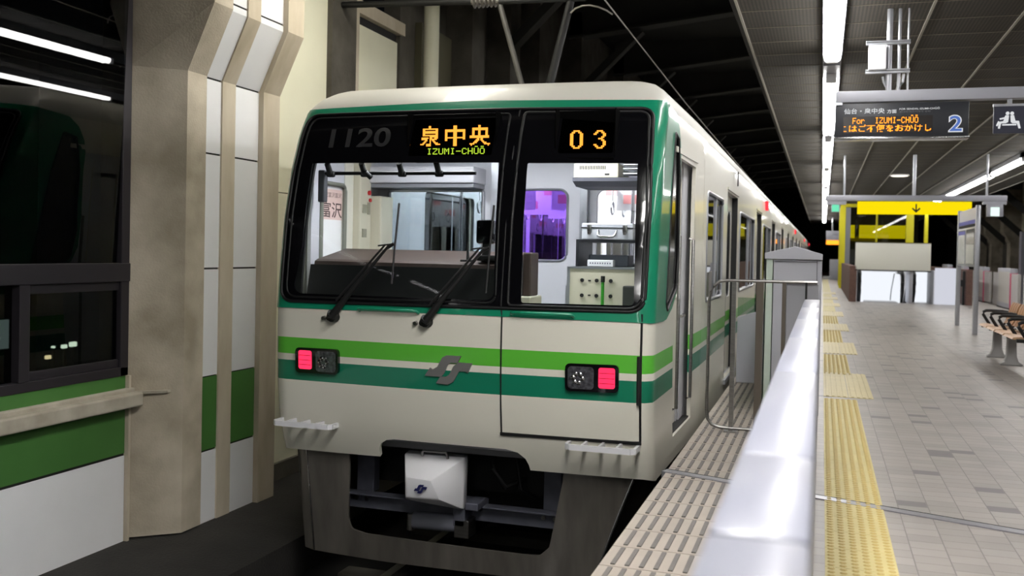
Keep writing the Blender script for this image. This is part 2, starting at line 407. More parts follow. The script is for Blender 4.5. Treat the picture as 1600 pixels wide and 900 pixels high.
# track bed, walkway beside the left wall
S1('track_bed', bed_m, (-4.0, -8, -1.6), (-.5, 90, -1.25))
S1('walkway', asph, (-5.4, -8, -1.6), (-3.86, 90, -.945))
S1('track_bed_right', bed_m, (5.75, -8, -1.6), (10.6, 90, -1.25))
S1('wall_platform_right', conc_d, (5.4, -8, -1.4), (5.6, 90, -.25))
for x in (-2.92, -1.85, 7.1, 8.17):
    r = MB(); prof_ = [(-.035, 0), (.035, 0), (.035, -.04), (.01, -.06), (.01, -.13), (.065, -.15), (.065, -.165), (-.065, -.165), (-.065, -.15), (-.01, -.13), (-.01, -.06), (-.035, -.04)]
    r.prism([(x+a, -1.0+b) for a, b in prof_], lambda u, v, d: (u, d, v), -6, 88)
    tag(r.build('rail', rail_m), {-2.92: 'steel running rail under the left side of the train', -1.85: 'steel running rail beneath the train on the platform side', 7.1: 'steel rail of the far track, nearer the platform', 8.17: 'steel rail of the far track, nearer the wall'}[x], 'rail')
sl = MB()
for k in range(110): sl.bbox((-3.5, 1+.7*k, -1.26), (-1.27, 1.2+.7*k, -1.165), .015)
tag(sl.build('sleepers', conc_d), 'grey sleepers under the rails of the train track', 'sleepers', kind='stuff')
# ---------------- left wall
XW, XP = -5.05, -4.75
BEND = [(-.95, 0), (2.70, 0), (3.22, .235), (4.6, .235)]
def bend(z): return float(np.interp(z, [a for a, b in BEND], [b for a, b in BEND]))
def wallstrip(mb, x, y0, y1, zs, th=.1):
    """panel facing the track following the bend of the wall"""
    zz = sorted(set([zs[0], zs[1]]+[a for a, b in BEND if zs[0] < a < zs[1]]))
    vs = []; fs = []
    for z in zz: vs += [(x+bend(z), y0, z), (x+bend(z), y1, z), (x+bend(z)-th, y1, z), (x+bend(z)-th, y0, z)]
    for i in range(len(zz)-1):
        b = 4*i
        for k in range(4): fs.append((b+k, b+(k+1) % 4, b+4+(k+1) % 4, b+4+k))
    fs += [(0, 1, 2, 3), tuple(4*(len(zz)-1)+k for k in (3, 2, 1, 0))]
    return mb.add(vs, fs)
# window bay near the camera
S1('wall_left', panel_w, (XW-.1, -3, -.945), (XW, 6.07, -.285))
S1('wall_left_green', panel_g, (XW-.1, -3, -.265), (XW, 6.07, .33))
S1('wall_left_seam', dark_m, (XW-.1, -3, -.285), (XW-.006, 6.07, -.265))
lg = MB(); lg.bbox((XW, -3, .10), (XW+.13, 6.12, .205), .012); lg.bbox((XW, -3, .195), (XW+.05, 6.12, .235), .01); struct(lg.build('trim_9', ledge_m))
S1('trim_10', conc_s, (XW-.02, 6.075, -.95), (XW+.03, 6.10, .33))
# dark window: frame bars and panes
wr = struct(thing('window_1', (XW, 3, .33), None, None))
f = MB()
f.box((XW-.08, -3, .33), (XW+.01, 6.09, .40)); f.box((XW-.10, -3, 1.05), (XW+.02, 6.09, 1.19)); f.box((XW-.08, 6.0, .33), (XW+.01, 6.09, 4.6)); f.box((XW-.08, -3, 4.5), (XW+.01, 6.09, 4.6))
f.build('frame', frame_d, wr, bevel=.006)
f = MB(); f.box((XW-.06, 5.03, .40), (XW+.015, 5.12, 1.05)); f.box((XW-.06, 5.12, .985), (XW-.01, 6.0, 1.05)); f.box((XW-.06, 5.12, .40), (XW-.01, 6.0, .46)); f.build('sash', frame_d, wr, bevel=.005)
f = MB(); f.box((XW-.06, 1.0, .40), (XW+.015, 1.09, 1.05)); f.build('sash', frame_d, wr, bevel=.005)
def pane(y0, y1, z0, z1, tilt, x=XW-.035):
    t = math.tan(math.radians(tilt)); h = z1-z0
    return MB().add([(x, y0, z0), (x, y1, z0), (x-t*h, y1, z1), (x-t*h, y0, z1), (x-.008, y0, z0), (x-.008, y1, z0), (x-t*h-.008, y1, z1), (x-t*h-.008, y0, z1)],
                    [(0, 1, 2, 3), (7, 6, 5, 4), (0, 4, 5, 1), (1, 5, 6, 2), (2, 6, 7, 3), (3, 7, 4, 0)])
pane(-3, 6.0, 1.19, 4.5, -2.2).build('pane', night_gl, wr); pane(5.12, 6.0, .46, .985, 0, XW-.03).build('pane', night_gl, wr); pane(1.09, 5.03, .40, 1.05, 0, XW-.05).build('pane', night_gl, wr)
# night outside the window
S1('exterior_ground', mat('night_ground', (20, 20, 20), .9), (-40, -20, -6), (-5.5, 60, -5.5))
nb = thing('building', (-24, 16, -5.5), 'dark building outside the left window with one lit window', 'building')
MB().box((-28, 6, -5.5), (-22, 22.6, 7)).build('facade', mat('night_facade', (26, 27, 26), .9), nb)
# pillar with panels, bending over at the top
pl = MB()
def pillar_poly(z): b = bend(z); return [(XW-.02, 6.10, z), (XP+b, 6.37, z), (XP+b, 6.615, z), (XW-.02, 6.615, z)]
zz = [-.93, 2.70, 3.22, 4.6]
vs = [p for z in zz for p in pillar_poly(z)]; fs = [(4*i+k, 4*i+(k+1) % 4, 4*i+4+(k+1) % 4, 4*i+4+k) for i in range(3) for k in range(4)]+[(0, 1, 2, 3), (12, 13, 14, 15)]
pl.add(vs, fs); struct(pl.build('pillar', conc))
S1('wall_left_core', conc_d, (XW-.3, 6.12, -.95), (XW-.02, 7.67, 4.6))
mb = MB(); wallstrip(mb, XP-.02, 6.86, 7.045, (-.945, 4.6), .2); struct(mb.build('trim_11', conc_s))
mb = MB(); wallstrip(mb, XP+.02, 7.41, 7.675, (-.945, 4.6), .33); struct(mb.build('trim_12', conc_s))
for i, (y0, y1, ex) in enumerate(((6.615, 6.86, -.035), (7.045, 7.41, -.03))):
    a = MB(); g = MB(); sm = MB()
    for z0, z1 in ((-.945, -.36), (.265, 1.14), (1.155, 2.08), (2.095, 2.69), (2.705, 3.27), (3.285, 4.6)): wallstrip(a, XP+ex, y0, y1, (z0, z1))
    wallstrip(g, XP+ex, y0, y1, (-.345, .255)); wallstrip(sm, XP+ex-.008, y0+.001, y1-.001, (-.94, 4.59))
    struct(a.build('wall_left_panel_white', panel_w)); struct(g.build('wall_left_panel_green', panel_g)); struct(sm.build('wall_left_joint', dark_m))
br_ = MB(); br_.prism([(XW, 6.07), (XW+.02, 6.05), (XP-.07, 6.27), (XP-.07, 6.33), (XW, 6.15)], XY(.205), 0, .02); struct(br_.build('trim_13', ledge_m))
# bays beyond the pillar: cream panels, dark columns, frames
mb = MB(); mb.box((XW-.1, 7.67, -.93), (XW, 9.1, 1.86)); mb.box((XW-.1, 7.67, 1.868), (XW, 9.1, 5.2)); struct(mb.build('wall_left_cream', panel_c))
S1('baseboard_left', conc_d, (XW-.1, 7.675, -.95), (XW+.04, 60, -.78))
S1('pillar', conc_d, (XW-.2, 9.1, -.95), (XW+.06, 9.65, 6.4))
S1('wall_left_cream', panel_c, (XW-.1, 9.72, -.95), (XW, 10.85, 3.87))
S1('wall_left_dark_slot', dark_m, (XW-.1, 9.72, 3.87), (XW-.02, 10.85, 3.97))
fr = MB(); fr.box((XW-.1, 9.65, -.95), (XW+.06, 9.72, 4.1)); fr.box((XW-.1, 9.72, 3.97), (XW+.06, 10.95, 4.12)); struct(fr.build('trim_14', conc_s))
S1('pillar', conc_d, (XW-.2, 10.88, -.95), (XW+.02, 11.34, 6.4))
tag(MB().tube([(-4.86, 11.47, -.945), (-4.86, 11.47, 5.2)], .10, 16).build('drain_pipe', panel_c, None, 60), 'cream vertical pipe on the left wall above the train roof', 'pipe')
S1('wall_left_olive', mat('wall_olive', (104, 100, 78), .7), (XW-.1, 11.6, -.95), (XW, 12.65, 4.3))
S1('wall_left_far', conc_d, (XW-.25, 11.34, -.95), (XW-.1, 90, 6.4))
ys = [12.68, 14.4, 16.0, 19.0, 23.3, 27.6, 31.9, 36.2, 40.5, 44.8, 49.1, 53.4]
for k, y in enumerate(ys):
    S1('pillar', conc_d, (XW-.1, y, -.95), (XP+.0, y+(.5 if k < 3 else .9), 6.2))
    if k < len(ys)-1: S1('wall_left_cream', panel_c, (XW-.1, y+.9, -.95), (XW-.02, ys[k+1]-.1, 3.3))
# roof over the left track: dark sheet, cross beams with knee braces
S1('roof', roof_d, (-5.4, 5.8, 6.5), (-.6, 90, 6.6)); S1('unseen_shade_roof', roof_d, (-5.4, -8, 3.42), (-1.1, 5.8, 3.5))  # near roof is out of view, lowered to shade the pillar top
for k, y in enumerate([9.3, 14.5, 19.0, 23.3, 27.6, 31.9, 36.2, 40.5, 44.8, 49.1, 53.4, 58, 62.5, 67]):
    b = MB(); b.prism([(-5.0, 5.7), (-.8, 6.15), (-.8, 6.5), (-5.0, 6.5)], lambda u, v, d: (u, y+d, v), 0, .12); b.prism([(-5.0, 5.66), (-.8, 6.11), (-.8, 6.16), (-5.0, 5.71)], lambda u, v, d: (u, y+d, v), -.12, .24); struct(b.build('beam', beam_d))
    b = MB(); b.prism([(-4.78, 4.7), (-4.78, 4.5), (-3.5, 5.74), (-3.7, 5.74)], lambda u, v, d: (u, y+d, v), -.05, .2); struct(b.build('beam_brace', beam_d))
# ---------------- platform ceiling
def ceil_mat():
    m = bpy.data.materials.new('ceiling_mesh'); m.use_nodes = True; nt = m.node_tree; b = nt.nodes['Principled BSDF']; L = nt.links.new
    tc = nt.nodes.new('ShaderNodeTexCoord')
    wv = nt.nodes.new('ShaderNodeTexWave'); wv.bands_direction = 'Y'; wv.inputs['Scale'].default_value = 6.5; wv.inputs['Distortion'].default_value = .4; L(tc.outputs['Object'], wv.inputs[0])
    wv2 = nt.nodes.new('ShaderNodeTexWave'); wv2.bands_direction = 'X'; wv2.inputs['Scale'].default_value = 9; L(tc.outputs['Object'], wv2.inputs[0])
    n = nt.nodes.new('ShaderNodeTexNoise'); n.inputs['Scale'].default_value = .8; n.inputs['Detail'].default_value = 5; L(tc.outputs['Object'], n.inputs[0])
    a = nt.nodes.new('ShaderNodeMath'); a.operation = 'MULTIPLY'; L(wv.outputs['Fac'], a.inputs[0]); L(wv2.outputs['Fac'], a.inputs[1])
    a2 = nt.nodes.new('ShaderNodeMath'); a2.operation = 'MULTIPLY'; L(a.outputs[0], a2.inputs[0]); L(n.outputs['Fac'], a2.inputs[1])
    rp = nt.nodes.new('ShaderNodeValToRGB'); rp.color_ramp.elements[0].color = srgb(37, 33, 27); rp.color_ramp.elements[1].color = srgb(84, 77, 64); rp.color_ramp.elements[1].position = .6
    L(a2.outputs[0], rp.inputs[0]); L(rp.outputs[0], b.inputs['Base Color']); b.inputs['Roughness'].default_value = .8
    return m
struct(MB().box((-.84, -30, 3.75), (5.75, 72, 3.8)).build('ceiling', ceil_mat()))
g = MB()
for x in (-.84, .94, 1.79, 2.62, 3.45, 5.1, 5.7): g.box((x-.012, -8, 3.735), (x+.012, 72, 3.75))
struct(g.build('trim_15', grid_m))
g = MB()
for k in range(70): g.box((-.84, 8.3+.72*k, 3.744), (5.7, 8.308+.72*k, 3.75))
struct(g.build('trim_16', mat('ceiling_wire', (104, 98, 86), .6)))
S1('ceiling_edge', roof_d, (-.9, -8, 3.75), (-.85, 72, 4.6))
# right wall beyond the far track
S1('wall_right', conc_d, (10.3, -8, -1.4), (10.5, 90, 6.5)); S1('roof_right', roof_d, (5.75, -8, 5.2), (10.5, 90, 5.3))
for k in range(9):
    y = 22+6.0*k; b = MB()
    zz = [-1.3, 2.3, 2.9, 5.2]; of = [0, 0, -.35, -.35]; vs = []
    for z, d in zip(zz, of): vs += [(9.7+d, y, z), (9.7+d, y+1.0, z), (10.3, y+1.0, z), (10.3, y, z)]
    b.add(vs, [(4*i+q, 4*i+(q+1) % 4, 4*i+4+(q+1) % 4, 4*i+4+q) for i in range(3) for q in range(4)]+[(0, 1, 2, 3), (12, 13, 14, 15)])
    struct(b.build('pillar', conc))
    b = MB(); b.prism([(6.3, 5.2), (6.7, 5.2), (9.5, 2.6), (9.5, 2.2)], lambda u, v, d: (u, y+.4+d, v), 0, .15); struct(b.build('beam_brace', beam_d))
S1('wall_end', mat('tunnel_dark', (10, 10, 11), .95), (-6, 90, -1.6), (11, 90.2, 7))

# ================================================================ PLATFORM LIGHTS
def light_row(x, y0, y1, wd, z, label, grp):
    t = thing('ceiling_light', (x, (y0+y1)/2, z+.1), label, 'light', grp)
    c = MB(); c.box((x-wd*.62, y0-.62, z+.03), (x+wd*.62, y1+.62, z+.1)); c.box((x-wd*.62, y0-.62, z-.01), (x-wd*.58, y1+.62, z+.03)); c.box((x+wd*.58, y0-.62, z-.01), (x+wd*.62, y1+.62, z+.03)); c.build('channel', alum_p, t)
    for e, yy in ((0, y0), (1, y1)):
        s = 1 if e else -1
        MB().bbox((x-wd*.4, min(yy, yy+s*.09), z-.085), (x+wd*.4, max(yy, yy+s*.09), z+.03), .01).build('lamp_holder', white_pl, t)
    MB().tube([(x-wd*.275, y0, z-.05), (x-wd*.275, y1, z-.04)], wd*.27, 12).build('tube', tube_e, t, 50)
    MB().tube([(x+wd*.275, y0, z-.05), (x+wd*.275, y1, z-.04)], wd*.27, 12).build('tube', tube_e, t, 50)
ORD = ['over the near end of the white fence', 'just before the departure board', 'just past the departure board', 'third past the fence end', 'fourth down the platform', 'fifth down the platform', 'sixth down the platform', 'seventh down the platform']
segs = [(-28, -22.4), (-21.2, -15.6), (-14.4, -8.8), (-7.6, -2.0), (-.85, 4.75), (5.95, 11.54), (12.97, 18.5), (19.6, 25.2), (26.3, 31.9), (33.1, 38.7), (39.9, 45.5), (46.7, 52.3), (53.5, 59), (60.2, 66)]
NAMES = {3: 'fluorescent ceiling light behind the camera above the fence end', 4: 'fluorescent ceiling light right above the near fence', 5: 'fluorescent ceiling light ending just before the departure board', 6: 'fluorescent ceiling light just past the departure board',
         7: 'second fluorescent ceiling light past the departure board', 8: 'fluorescent ceiling light leading up to the yellow sign', 9: 'fluorescent ceiling light just beyond the yellow sign', 10: 'second fluorescent ceiling light beyond the yellow sign', 11: 'third fluorescent ceiling light beyond the yellow sign', 12: 'fluorescent ceiling light near the far orange board', 13: 'farthest fluorescent ceiling light of the row above the fence'}
for i, (a, b) in enumerate(segs):
    light_row(.05, a, b, .165, 3.65, NAMES.get(i, 'fluorescent ceiling light far behind the camera, number %d of the row' % (i+1)), 'fluorescent lights above the white fence')
t = thing('added_light', (-.55, 2.4, 3.75), 'added unseen fill light at the ceiling edge for the train front', 'light')  # added lamp above the view, brightens the train front
m = MB(); m.box((-.80, 1.0, 3.70), (-.30, 3.9, 3.75)); m.box((-.82, 1.0, 3.62), (-.80, 3.9, 3.75)); m.box((-.30, 1.0, 3.62), (-.28, 3.9, 3.75)); m.build('hood', alum_p, t)
MB().box((-.78, 1.05, 3.68), (-.32, 3.85, 3.70)).build('diffuser', emit('added_front_lamp', (255, 252, 246), FRONT_FILL), t)
t = thing('added_light', (-3.35, 7.4, 4.7), 'added unseen fill light over the leading car roof for the left wall', 'light')  # second added lamp, out of view, washes the left wall
m = MB(); m.box((-3.60, 6.3, 4.72), (-3.10, 8.6, 4.8)); m.box((-3.09, 6.3, 4.6), (-3.07, 8.6, 4.8)); m.tube([(-3.35, 6.7, 4.8), (-3.35, 6.7, 6.5)], .02, 6); m.tube([(-3.35, 8.3, 4.8), (-3.35, 8.3, 6.5)], .02, 6); m.build('hood', alum_p, t)
MB().box((-3.57, 6.35, 4.68), (-3.11, 8.55, 4.72)).build('diffuser', emit('added_roof_lamp', (255, 250, 236), WALL_FILL), t)
NM2 = ['slim fluorescent light over the far platform side behind the camera', 'slim fluorescent light over the far platform side, beside the camera', 'slim fluorescent light over the seats on the far platform side', 'slim bright fluorescent light at the right picture edge before the yellow sign', 'short slim fluorescent light just before the yellow sign beam', 'slim fluorescent light just beyond the yellow sign, far side', 'slim fluorescent light reflected in the lift glass, far side']
for i, (a, b) in enumerate([(-2, 3.4), (4.5, 9.9), (11, 16.4), (17.5, 23.3), (24, 27.9), (28.4, 38.5), (39.5, 45)]):
    light_row(4.24, a, b, .15, 3.65, NM2[i], 'fluorescent lights on the far side')
for x, y in ((2.05, 29.7),):
    t = thing('downlight', (x, y, 3.75), 'small round downlight in the dark ceiling before the yellow sign', 'light')
    MB().tube([(x, y, 3.76), (x, y, 3.715)], .26, 24).build('rim', white_pl, t, 40); MB().tube([(x, y, 3.72), (x, y, 3.705)], .22, 24).build('lens', emit('downlight', (255, 244, 226), 2.5), t, 40)

# ================================================================ THE TRAIN
CX = -2.385; RAILZ = -1.0
PZ = [-1.2, -.95, -.18, -.1, .1, .34, .6, .9, 1.18, 1.55, 1.885, 2.155, 2.35, 2.42, 2.50, 2.55, 2.59, 2.61, 2.625, 2.635]
PO = [.30, .28, .17, .12, .05, .015, 0, 0, .03, .08, .16, .26, .37, .42, .52, .64, .84, 1.05, 1.3, 1.6]
IZ = [-2, 2.1, 2.25, 2.36, 2.42, 2.48, 2.53, 2.57, 2.60, 2.62, 2.635]
IO = [0, 0, .002, .012, .03, .065, .13, .26, .54, .92, 1.30]
prof = lambda z: float(np.interp(z, PZ, PO)); inset = lambda z: float(np.interp(z, IZ, IO))
def rad(z): return float(np.interp(z, [2.0, 2.36, 2.5, 2.635], [.09, .09, .14, .02]))
Y0 = 6.06; LF = 1.285; LA = .1414
def bulge(dx): return -.06*(1-min(1, abs(dx)/1.375)**2)
def nose0(s, z):
    sg = 1 if s >= 0 else -1; a = abs(s); ins = inset(z); r = rad(z); hw = 1.375-ins; lf = max(.001, hw-r); t = 0; wt = 1
    if a <= LF: dx = a/LF*lf; y = Y0+bulge(dx)
    elif a <= LF+LA: th = (a-LF)/LA*PI/2; dx = lf+r*math.sin(th); y = Y0+bulge(lf)+r*(1-math.cos(th))
    else:
        t = a-LF-LA; dx = hw+.025*min(1, t/2.2); y = Y0+bulge(lf)+r+t; wt = max(0, 1-t/2.25)
    return Vector((CX+sg*dx, y+prof(z)*wt, z))
def nose(s, z, d=0.):
    p = nose0(s, z)
    if not d: return tuple(p)
    e = .004; n = (nose0(s+e, z)-nose0(s-e, z)).cross(nose0(s, z+e)-nose0(s, z-e))
    n.normalize()      # s to the right, z up, seen from the front: normal points to -Y (outwards)
    return tuple(p-n*d)   # d > 0 goes inwards
def fx(x, z, d=0.): return nose(x-CX, z, d)      # by world x, on the front
def s_side(Y, z):
    """arc position on the side for world Y at height z"""
    lo, hi = LF+LA, 6.
    for _ in range(40):
        m = (lo+hi)/2
        if nose0(m, z).y < Y: lo = m
        else: hi = m
    return lo
SEND = LF+LA+(8.4-6.15)
car = thing('subway_car', (CX, 8.0, RAILZ), 'leading cream subway car with green stripes, black windscreen and lit orange destination letters', 'train', 'cars of the subway train')
F2 = lambda pts: [(x-CX, z) for x, z in pts]
# windscreen opening and its black surround
WO = rpoly(F2([(-3.695, .952), (-1.068, .972), (-1.062, 1.6), (-1.088, 2.312), (-2.0, 2.325), (-3.69, 2.325), (-3.70, 1.6)]), [.10, .11, 0, .09, 0, .09, 0], 8)
HOLE = rpoly(F2([(-3.65, .985), (-1.10, 1.0), (-1.11, 2.27), (-3.64, 2.28)]), .09)
# side openings of the nose: quarter windows, crew doors
def qwin(sg):
    pts = [(6.78, 2.20), (6.93, 2.17), (6.985, 1.9), (7.0, 1.35), (6.95, 1.10), (6.56, .955), (6.51, 1.02), (6.60, 1.5), (6.71, 2.0)]
    return rpoly([(sg*s_side(Y, z), z) for Y, z in pts], [.02, .03, 0, 0, .06, .04, .03, 0, 0])
def cdoor(sg): return [(sg*s_side(6.95, .12), .02), (sg*s_side(7.86, .12), .02), (sg*s_side(7.86, 2.05), 2.05), (sg*s_side(6.95, 2.05), 2.05)]
cut = [(-3.70, -.14), (-2.93, -.125), (-2.925, -.06), (-2.905, -.02), (-2.86, .008), (-2.80, .018), (-1.98, .018), (-1.90, 0), (-1.85, -.04), (-1.83, -.085), (-1.825, -.122), (-1.07, -.125)]
outer = [(-SEND, -.167), (-(LF+LA), -.16)]+F2(cut)+[(LF+LA, -.15), (SEND, -.167), (SEND, 2.345), (-SEND, 2.345)]
mb = MB(); panel(mb, outer, [HOLE, qwin(1), qwin(-1), cdoor(1), cdoor(-1)], .07, nose, 0, .03)
mb.build('nose_shell', body_paint, car, 50)
# teal surround
to = [(0, .912), (1.27, .905)]+[(s_side(Y, z), z) for Y, z in ((6.42, .895), (6.55, .90), (6.78, .965), (6.97, 1.07), (7.035, 1.2), (7.05, 1.5), (7.045, 2.05), (7.02, 2.16), (6.95, 2.27), (6.84, 2.345))]+[(1.36, 2.375), (0, 2.40)]
to = rpoly(to+[(-u, v) for u, v in to[::-1] if u > .01], .012, 2)
mb = MB(); panel(mb, to, [HOLE, qwin(1), qwin(-1)], .035, nose, -.005, 0.001); mb.build('windscreen_surround', teal, car, 50)
# black windscreen panel with two clear fields
CL = rpoly(F2([(-3.60, 1.01), (-2.06, 1.015), (-2.10, 1.94), (-3.55, 1.95), (-3.545, 1.35)]), [.08, .07, .01, .01, 0])
CR = rpoly(F2([(-1.875, 1.005), (-1.135, 1.012), (-1.16, 1.932), (-1.90, 1.935)]), [.02, .03, .01, .01])
mb = MB(); DISP = [rrect(-2.785-CX, 1.992, -2.165-CX, 2.262, .01, 2), rrect(-1.70-CX, 2.0, -1.335-CX, 2.262, .01, 2)]
panel(mb, WO, [CL, CR]+DISP, .05, nose, -.009, -.005); o = mb.build('windscreen_frame', black_gl, car, 50); o['label'] = 'black windscreen border'
mb = MB(); panel(mb, CL, [], .09, nose, -.006, -.002); mb.build('windscreen_glass', win_gl, car, 50)
for q_ in DISP:
    mb = MB(); panel(mb, q_, [], .09, nose, -.008, -.006); mb.build('display_glass', glass('display_glass', (190, 190, 192), 1.12), car, 50)
for x0, x1 in ((-2.80, -2.15), (-1.72, -1.32)):
    mb = MB(); mb.box((x0, 6.32, 1.97), (x1, 6.40, 2.30)); mb.box((x0, 6.20, 1.965), (x1, 6.40, 1.975)); mb.box((x0-.005, 6.22, 1.965), (x0, 6.40, 2.30)); mb.box((x1, 6.22, 1.965), (x1+.005, 6.40, 2.30)); mb.build('display_housing', mat('display_inside', (5, 5, 5), .95, spec=.05), car)
mb = MB(); panel(mb, CR, [], .09, nose, -.006, -.002); mb.build('windscreen_glass', win_gl, car, 50)
mb = MB(); mb.tube([nose(u, v, -.008) for u, v in densify(WO, .05)], .011, 8, closed=True); mb.build('windscreen_seal', rubber, car, 60)
DW = rpoly(F2([(-1.965, .985), (-1.088, .99), (-1.082, 1.6), (-1.112, 2.288), (-1.975, 2.295)]), [.03, .10, 0, .08, .03], 8)
mb = MB(); mb.tube([nose(u, v, -.010) for u, v in densify(DW, .05)], .010, 8, closed=True); mb.build('door_window_seal', rubber, car, 60)
LW = rpoly(F2([(-3.652, .985), (-2.05, .995), (-2.075, 2.29), (-3.65, 2.295), (-3.657, 1.6)]), [.09, .07, .03, .08, 0], 8)
mb = MB(); mb.tube([nose(u, v, -.009) for u, v in densify(LW, .05)], .007, 8, closed=True); mb.build('windscreen_seal', rubber, car, 60)
# emergency door outline: seams, hinges, sill
mb = MB()
mb.tube([fx(-2.003, z, -.001) for z in (.14, .3, .5, .7, .92)]+[fx(-2.012, z, -.009) for z in (1.0, 1.5, 2.0, 2.33)], .006, 6)
mb.tube([fx(-1.081, z, -.001) for z in (.14, .3, .5, .7, .96)], .008, 6)
mb.build('door_seam', rubber, car, 60)
mb = MB(); mb.prism([(-2.01, .118), (-1.075, .118), (-1.075, .138), (-2.01, .138)], lambda u, v, d: fx(u, v, d), -.012, .004); mb.build('door_sill', black_m, car)
mb = MB(); mb.tube([fx(-1.092, z, -.012) for z in (.38, .535, .69)], .013, 8); mb.build('door_hinge', dark_m, car, 60)
for x0, x1, z in ((-3.047, -2.598, .918), (-1.935, -1.518, .935)):
    MB().tube([fx(x0, z-.012, 0), fx(x0+.005, z, -.03), fx(x0+.03, z+.003, -.04), fx(x1-.03, z+.003, -.04), fx(x1-.005, z, -.03), fx(x1, z-.012, 0)], .009, 8).build('grab_rail', teal, car, 60)
# roof over nose and whole car
YE = 26.75
def roof_mesh(y_end):
    mb = MB(); zs = [2.34, 2.35, 2.375, 2.40, 2.44, 2.48, 2.51, 2.53, 2.55, 2.57, 2.585, 2.60, 2.61, 2.62, 2.628, 2.635]
    ss = list(np.linspace(-LF, LF, 33)); ss = [-(LF+LA+t) for t in (y_end-6.15, 12, 6, 3.5, 2.25, 1.8, 1.35, .9, .6, .3, .1)]+[-(LF+LA*q) for q in (1, .8, .6, .4, .2)]+ss+[(LF+LA*q) for q in (.2, .4, .6, .8, 1)]+[LF+LA+t for t in (.1, .3, .6, .9, 1.35, 1.8, 2.25, 3.5, 6, 12, y_end-6.15)]
    n = len(ss); vs = [nose(s, z) for z in zs for s in ss]
    fs = [(i*n+k, i*n+k+1, (i+1)*n+k+1, (i+1)*n+k) for i in range(len(zs)-1) for k in range(n-1)]
    b = (len(zs)-1)*n; m = n//2
    for k in range(m): fs.append((b+k, b+k+1, b+n-2-k, b+n-1-k))
    return mb.add(vs, [f for f in fs if len(set(f)) > 2])
roof_mesh(YE).build('roof', mat('roof_toned_paint', (200, 198, 190), .45, coat=.2), car, 60)  # body cream toned down on the roof to offset lamp glare
# lettering behind the black panel
D1 = lambda u, v, d: fx(u, v, d-.013)
DV = XZ(6.312)
for ch, x in (('泉', -2.744), ('中', -2.556), ('央', -2.370)):
    o = led(MB(), ch, x, 2.074, x+.152, 2.218, .155/17, DV, bold=.012).build('destination_display', led_t, car); o['label'] = 'orange lamp lettering of the destination'
mb = dots(MB(), 'IZUMI-CHuq', -2.692, 2.016, -2.257, 2.072, DV); o = mb.build('destination_display', led_y, car); o['label'] = 'small yellow-green lamp lettering'
mb = MB(); dots(mb, '0', -1.645, 2.044, -1.555, 2.168, DV, 0., BIG); o = mb.build('service_number_display', led_t, car); mb = MB(); dots(mb, '3', -1.482, 2.043, -1.398, 2.166, DV, 0., BIG)
o = mb.build('service_number_display', led_t, car); o['label'] = 'orange lamp digits 03'
mb = text(MB(), '1120', -3.45, 2.062, -2.948, 2.205, D1, bold=.02, shear=-.04); o = mb.build('car_number', mat('number_grey', (40, 40, 43), .5), car); o['label'] = 'dim grey car number'
# lamps
for nm, x0, x1, rd, cl in (('l', -3.546, -3.198, (-3.515, -3.41), (-3.375, -3.215)), ('r', -1.563, -1.216, (-1.345, -1.24), (-1.545, -1.375))):
    mb = MB(); panel(mb, rpoly(F2([(x0, .45), (x1, .455), (x1, .632), (x0, .628)]), .035), [], .06, nose, -.03, 0.0); h = mb.build('tail_light', black_gl, car, 40)
    mb = MB(); panel(mb, rrect(rd[0]-CX, .48, rd[1]-CX, .61, .015), [], .06, nose, -.036, -.028); q = mb.build('red_lens', red_e, h, 40)
    mb = MB()
    for z in (.512, .545, .578): mb.prism([(rd[0]+.004, z-.002), (rd[1]-.004, z-.002), (rd[1]-.004, z+.002), (rd[0]+.004, z+.002)], fx, -.0375, -.034)
    mb.build('lens_grid', mat('lens_red', (190, 30, 60), .3), h)
    mb = MB(); panel(mb, rrect(cl[0]-CX, .468, cl[1]-CX, .612, .025), [], .06, nose, -.034, -.028); mb.build('headlamp', mat('headlamp_bowl', (120, 120, 128), .12, metal=.5, coat=.6, noise=.75, nscale=45), h, 40)
    mb = MB(); cx = (cl[0]+cl[1])/2
    for q in range(6): mb.tube([fx(cx-.02+.03*math.cos(q), .535+.03*math.sin(q), -.034), fx(cx-.02+.03*math.cos(q), .535+.03*math.sin(q), -.040)], [.016, .006], 8)
    mb.build('headlamp_facets', steel_b, h, 60)
# emblem on the front
logo(MB(), -2.371, .535, .342, .197, fx, -.012, .0).build('emblem', mat('emblem_grey', (150, 149, 148), .35, metal=.6), car)
# wipers
def wiper(bx, bz, ex, ez, b0, b1):
    mb = MB(); mb.tube([fx(bx, bz, -.0), fx(bx, bz, -.05)], [.04, .034], 14); mb.tube([fx(bx-.03, bz-.012, -.03), fx(bx+.01, bz+.03, -.06)], [.022, .03], 10)
    a = mb.build('wiper', black_m, car, 50)
    m = MB(); P = [fx(bx+(ex-bx)*t, bz+(ez-bz)*t, -.055) for t in (0, .3, .6, 1)]; m.tube(P, [.03, .02, .014, .009], 8)
    P = [fx(bx+(ex-bx)*t-.045*(1-.6*t), bz+(ez-bz)*t+.02, -.05) for t in (.18, .5, .8, .97)]; m.tube(P, [.010, .009, .008, .007], 8); m.build('wiper_arm', black_m, a, 50)
    m = MB(); m.tube([fx(b0[0], b0[1], -.03), fx((b0[0]+b1[0])/2+.004, (b0[1]+b1[1])/2, -.036), fx(b1[0], b1[1], -.03)], .0075, 6); m.tube([fx(ex-.02, ez-.02, -.045), fx(ex+.03, ez+.01, -.045)], .012, 6); m.tube([fx(ex-.09, ez-.005, -.045), fx(ex+.035, ez+.01, -.045)], .006, 6); m.build('wiper_blade', black_m, a, 50)
    m = MB(); m.tube([fx(bx-.085, bz-.012, 0), fx(bx-.085, bz-.012, -.025)], [.016, .013], 10); m.build('washer_nozzle', steel, a, 50)
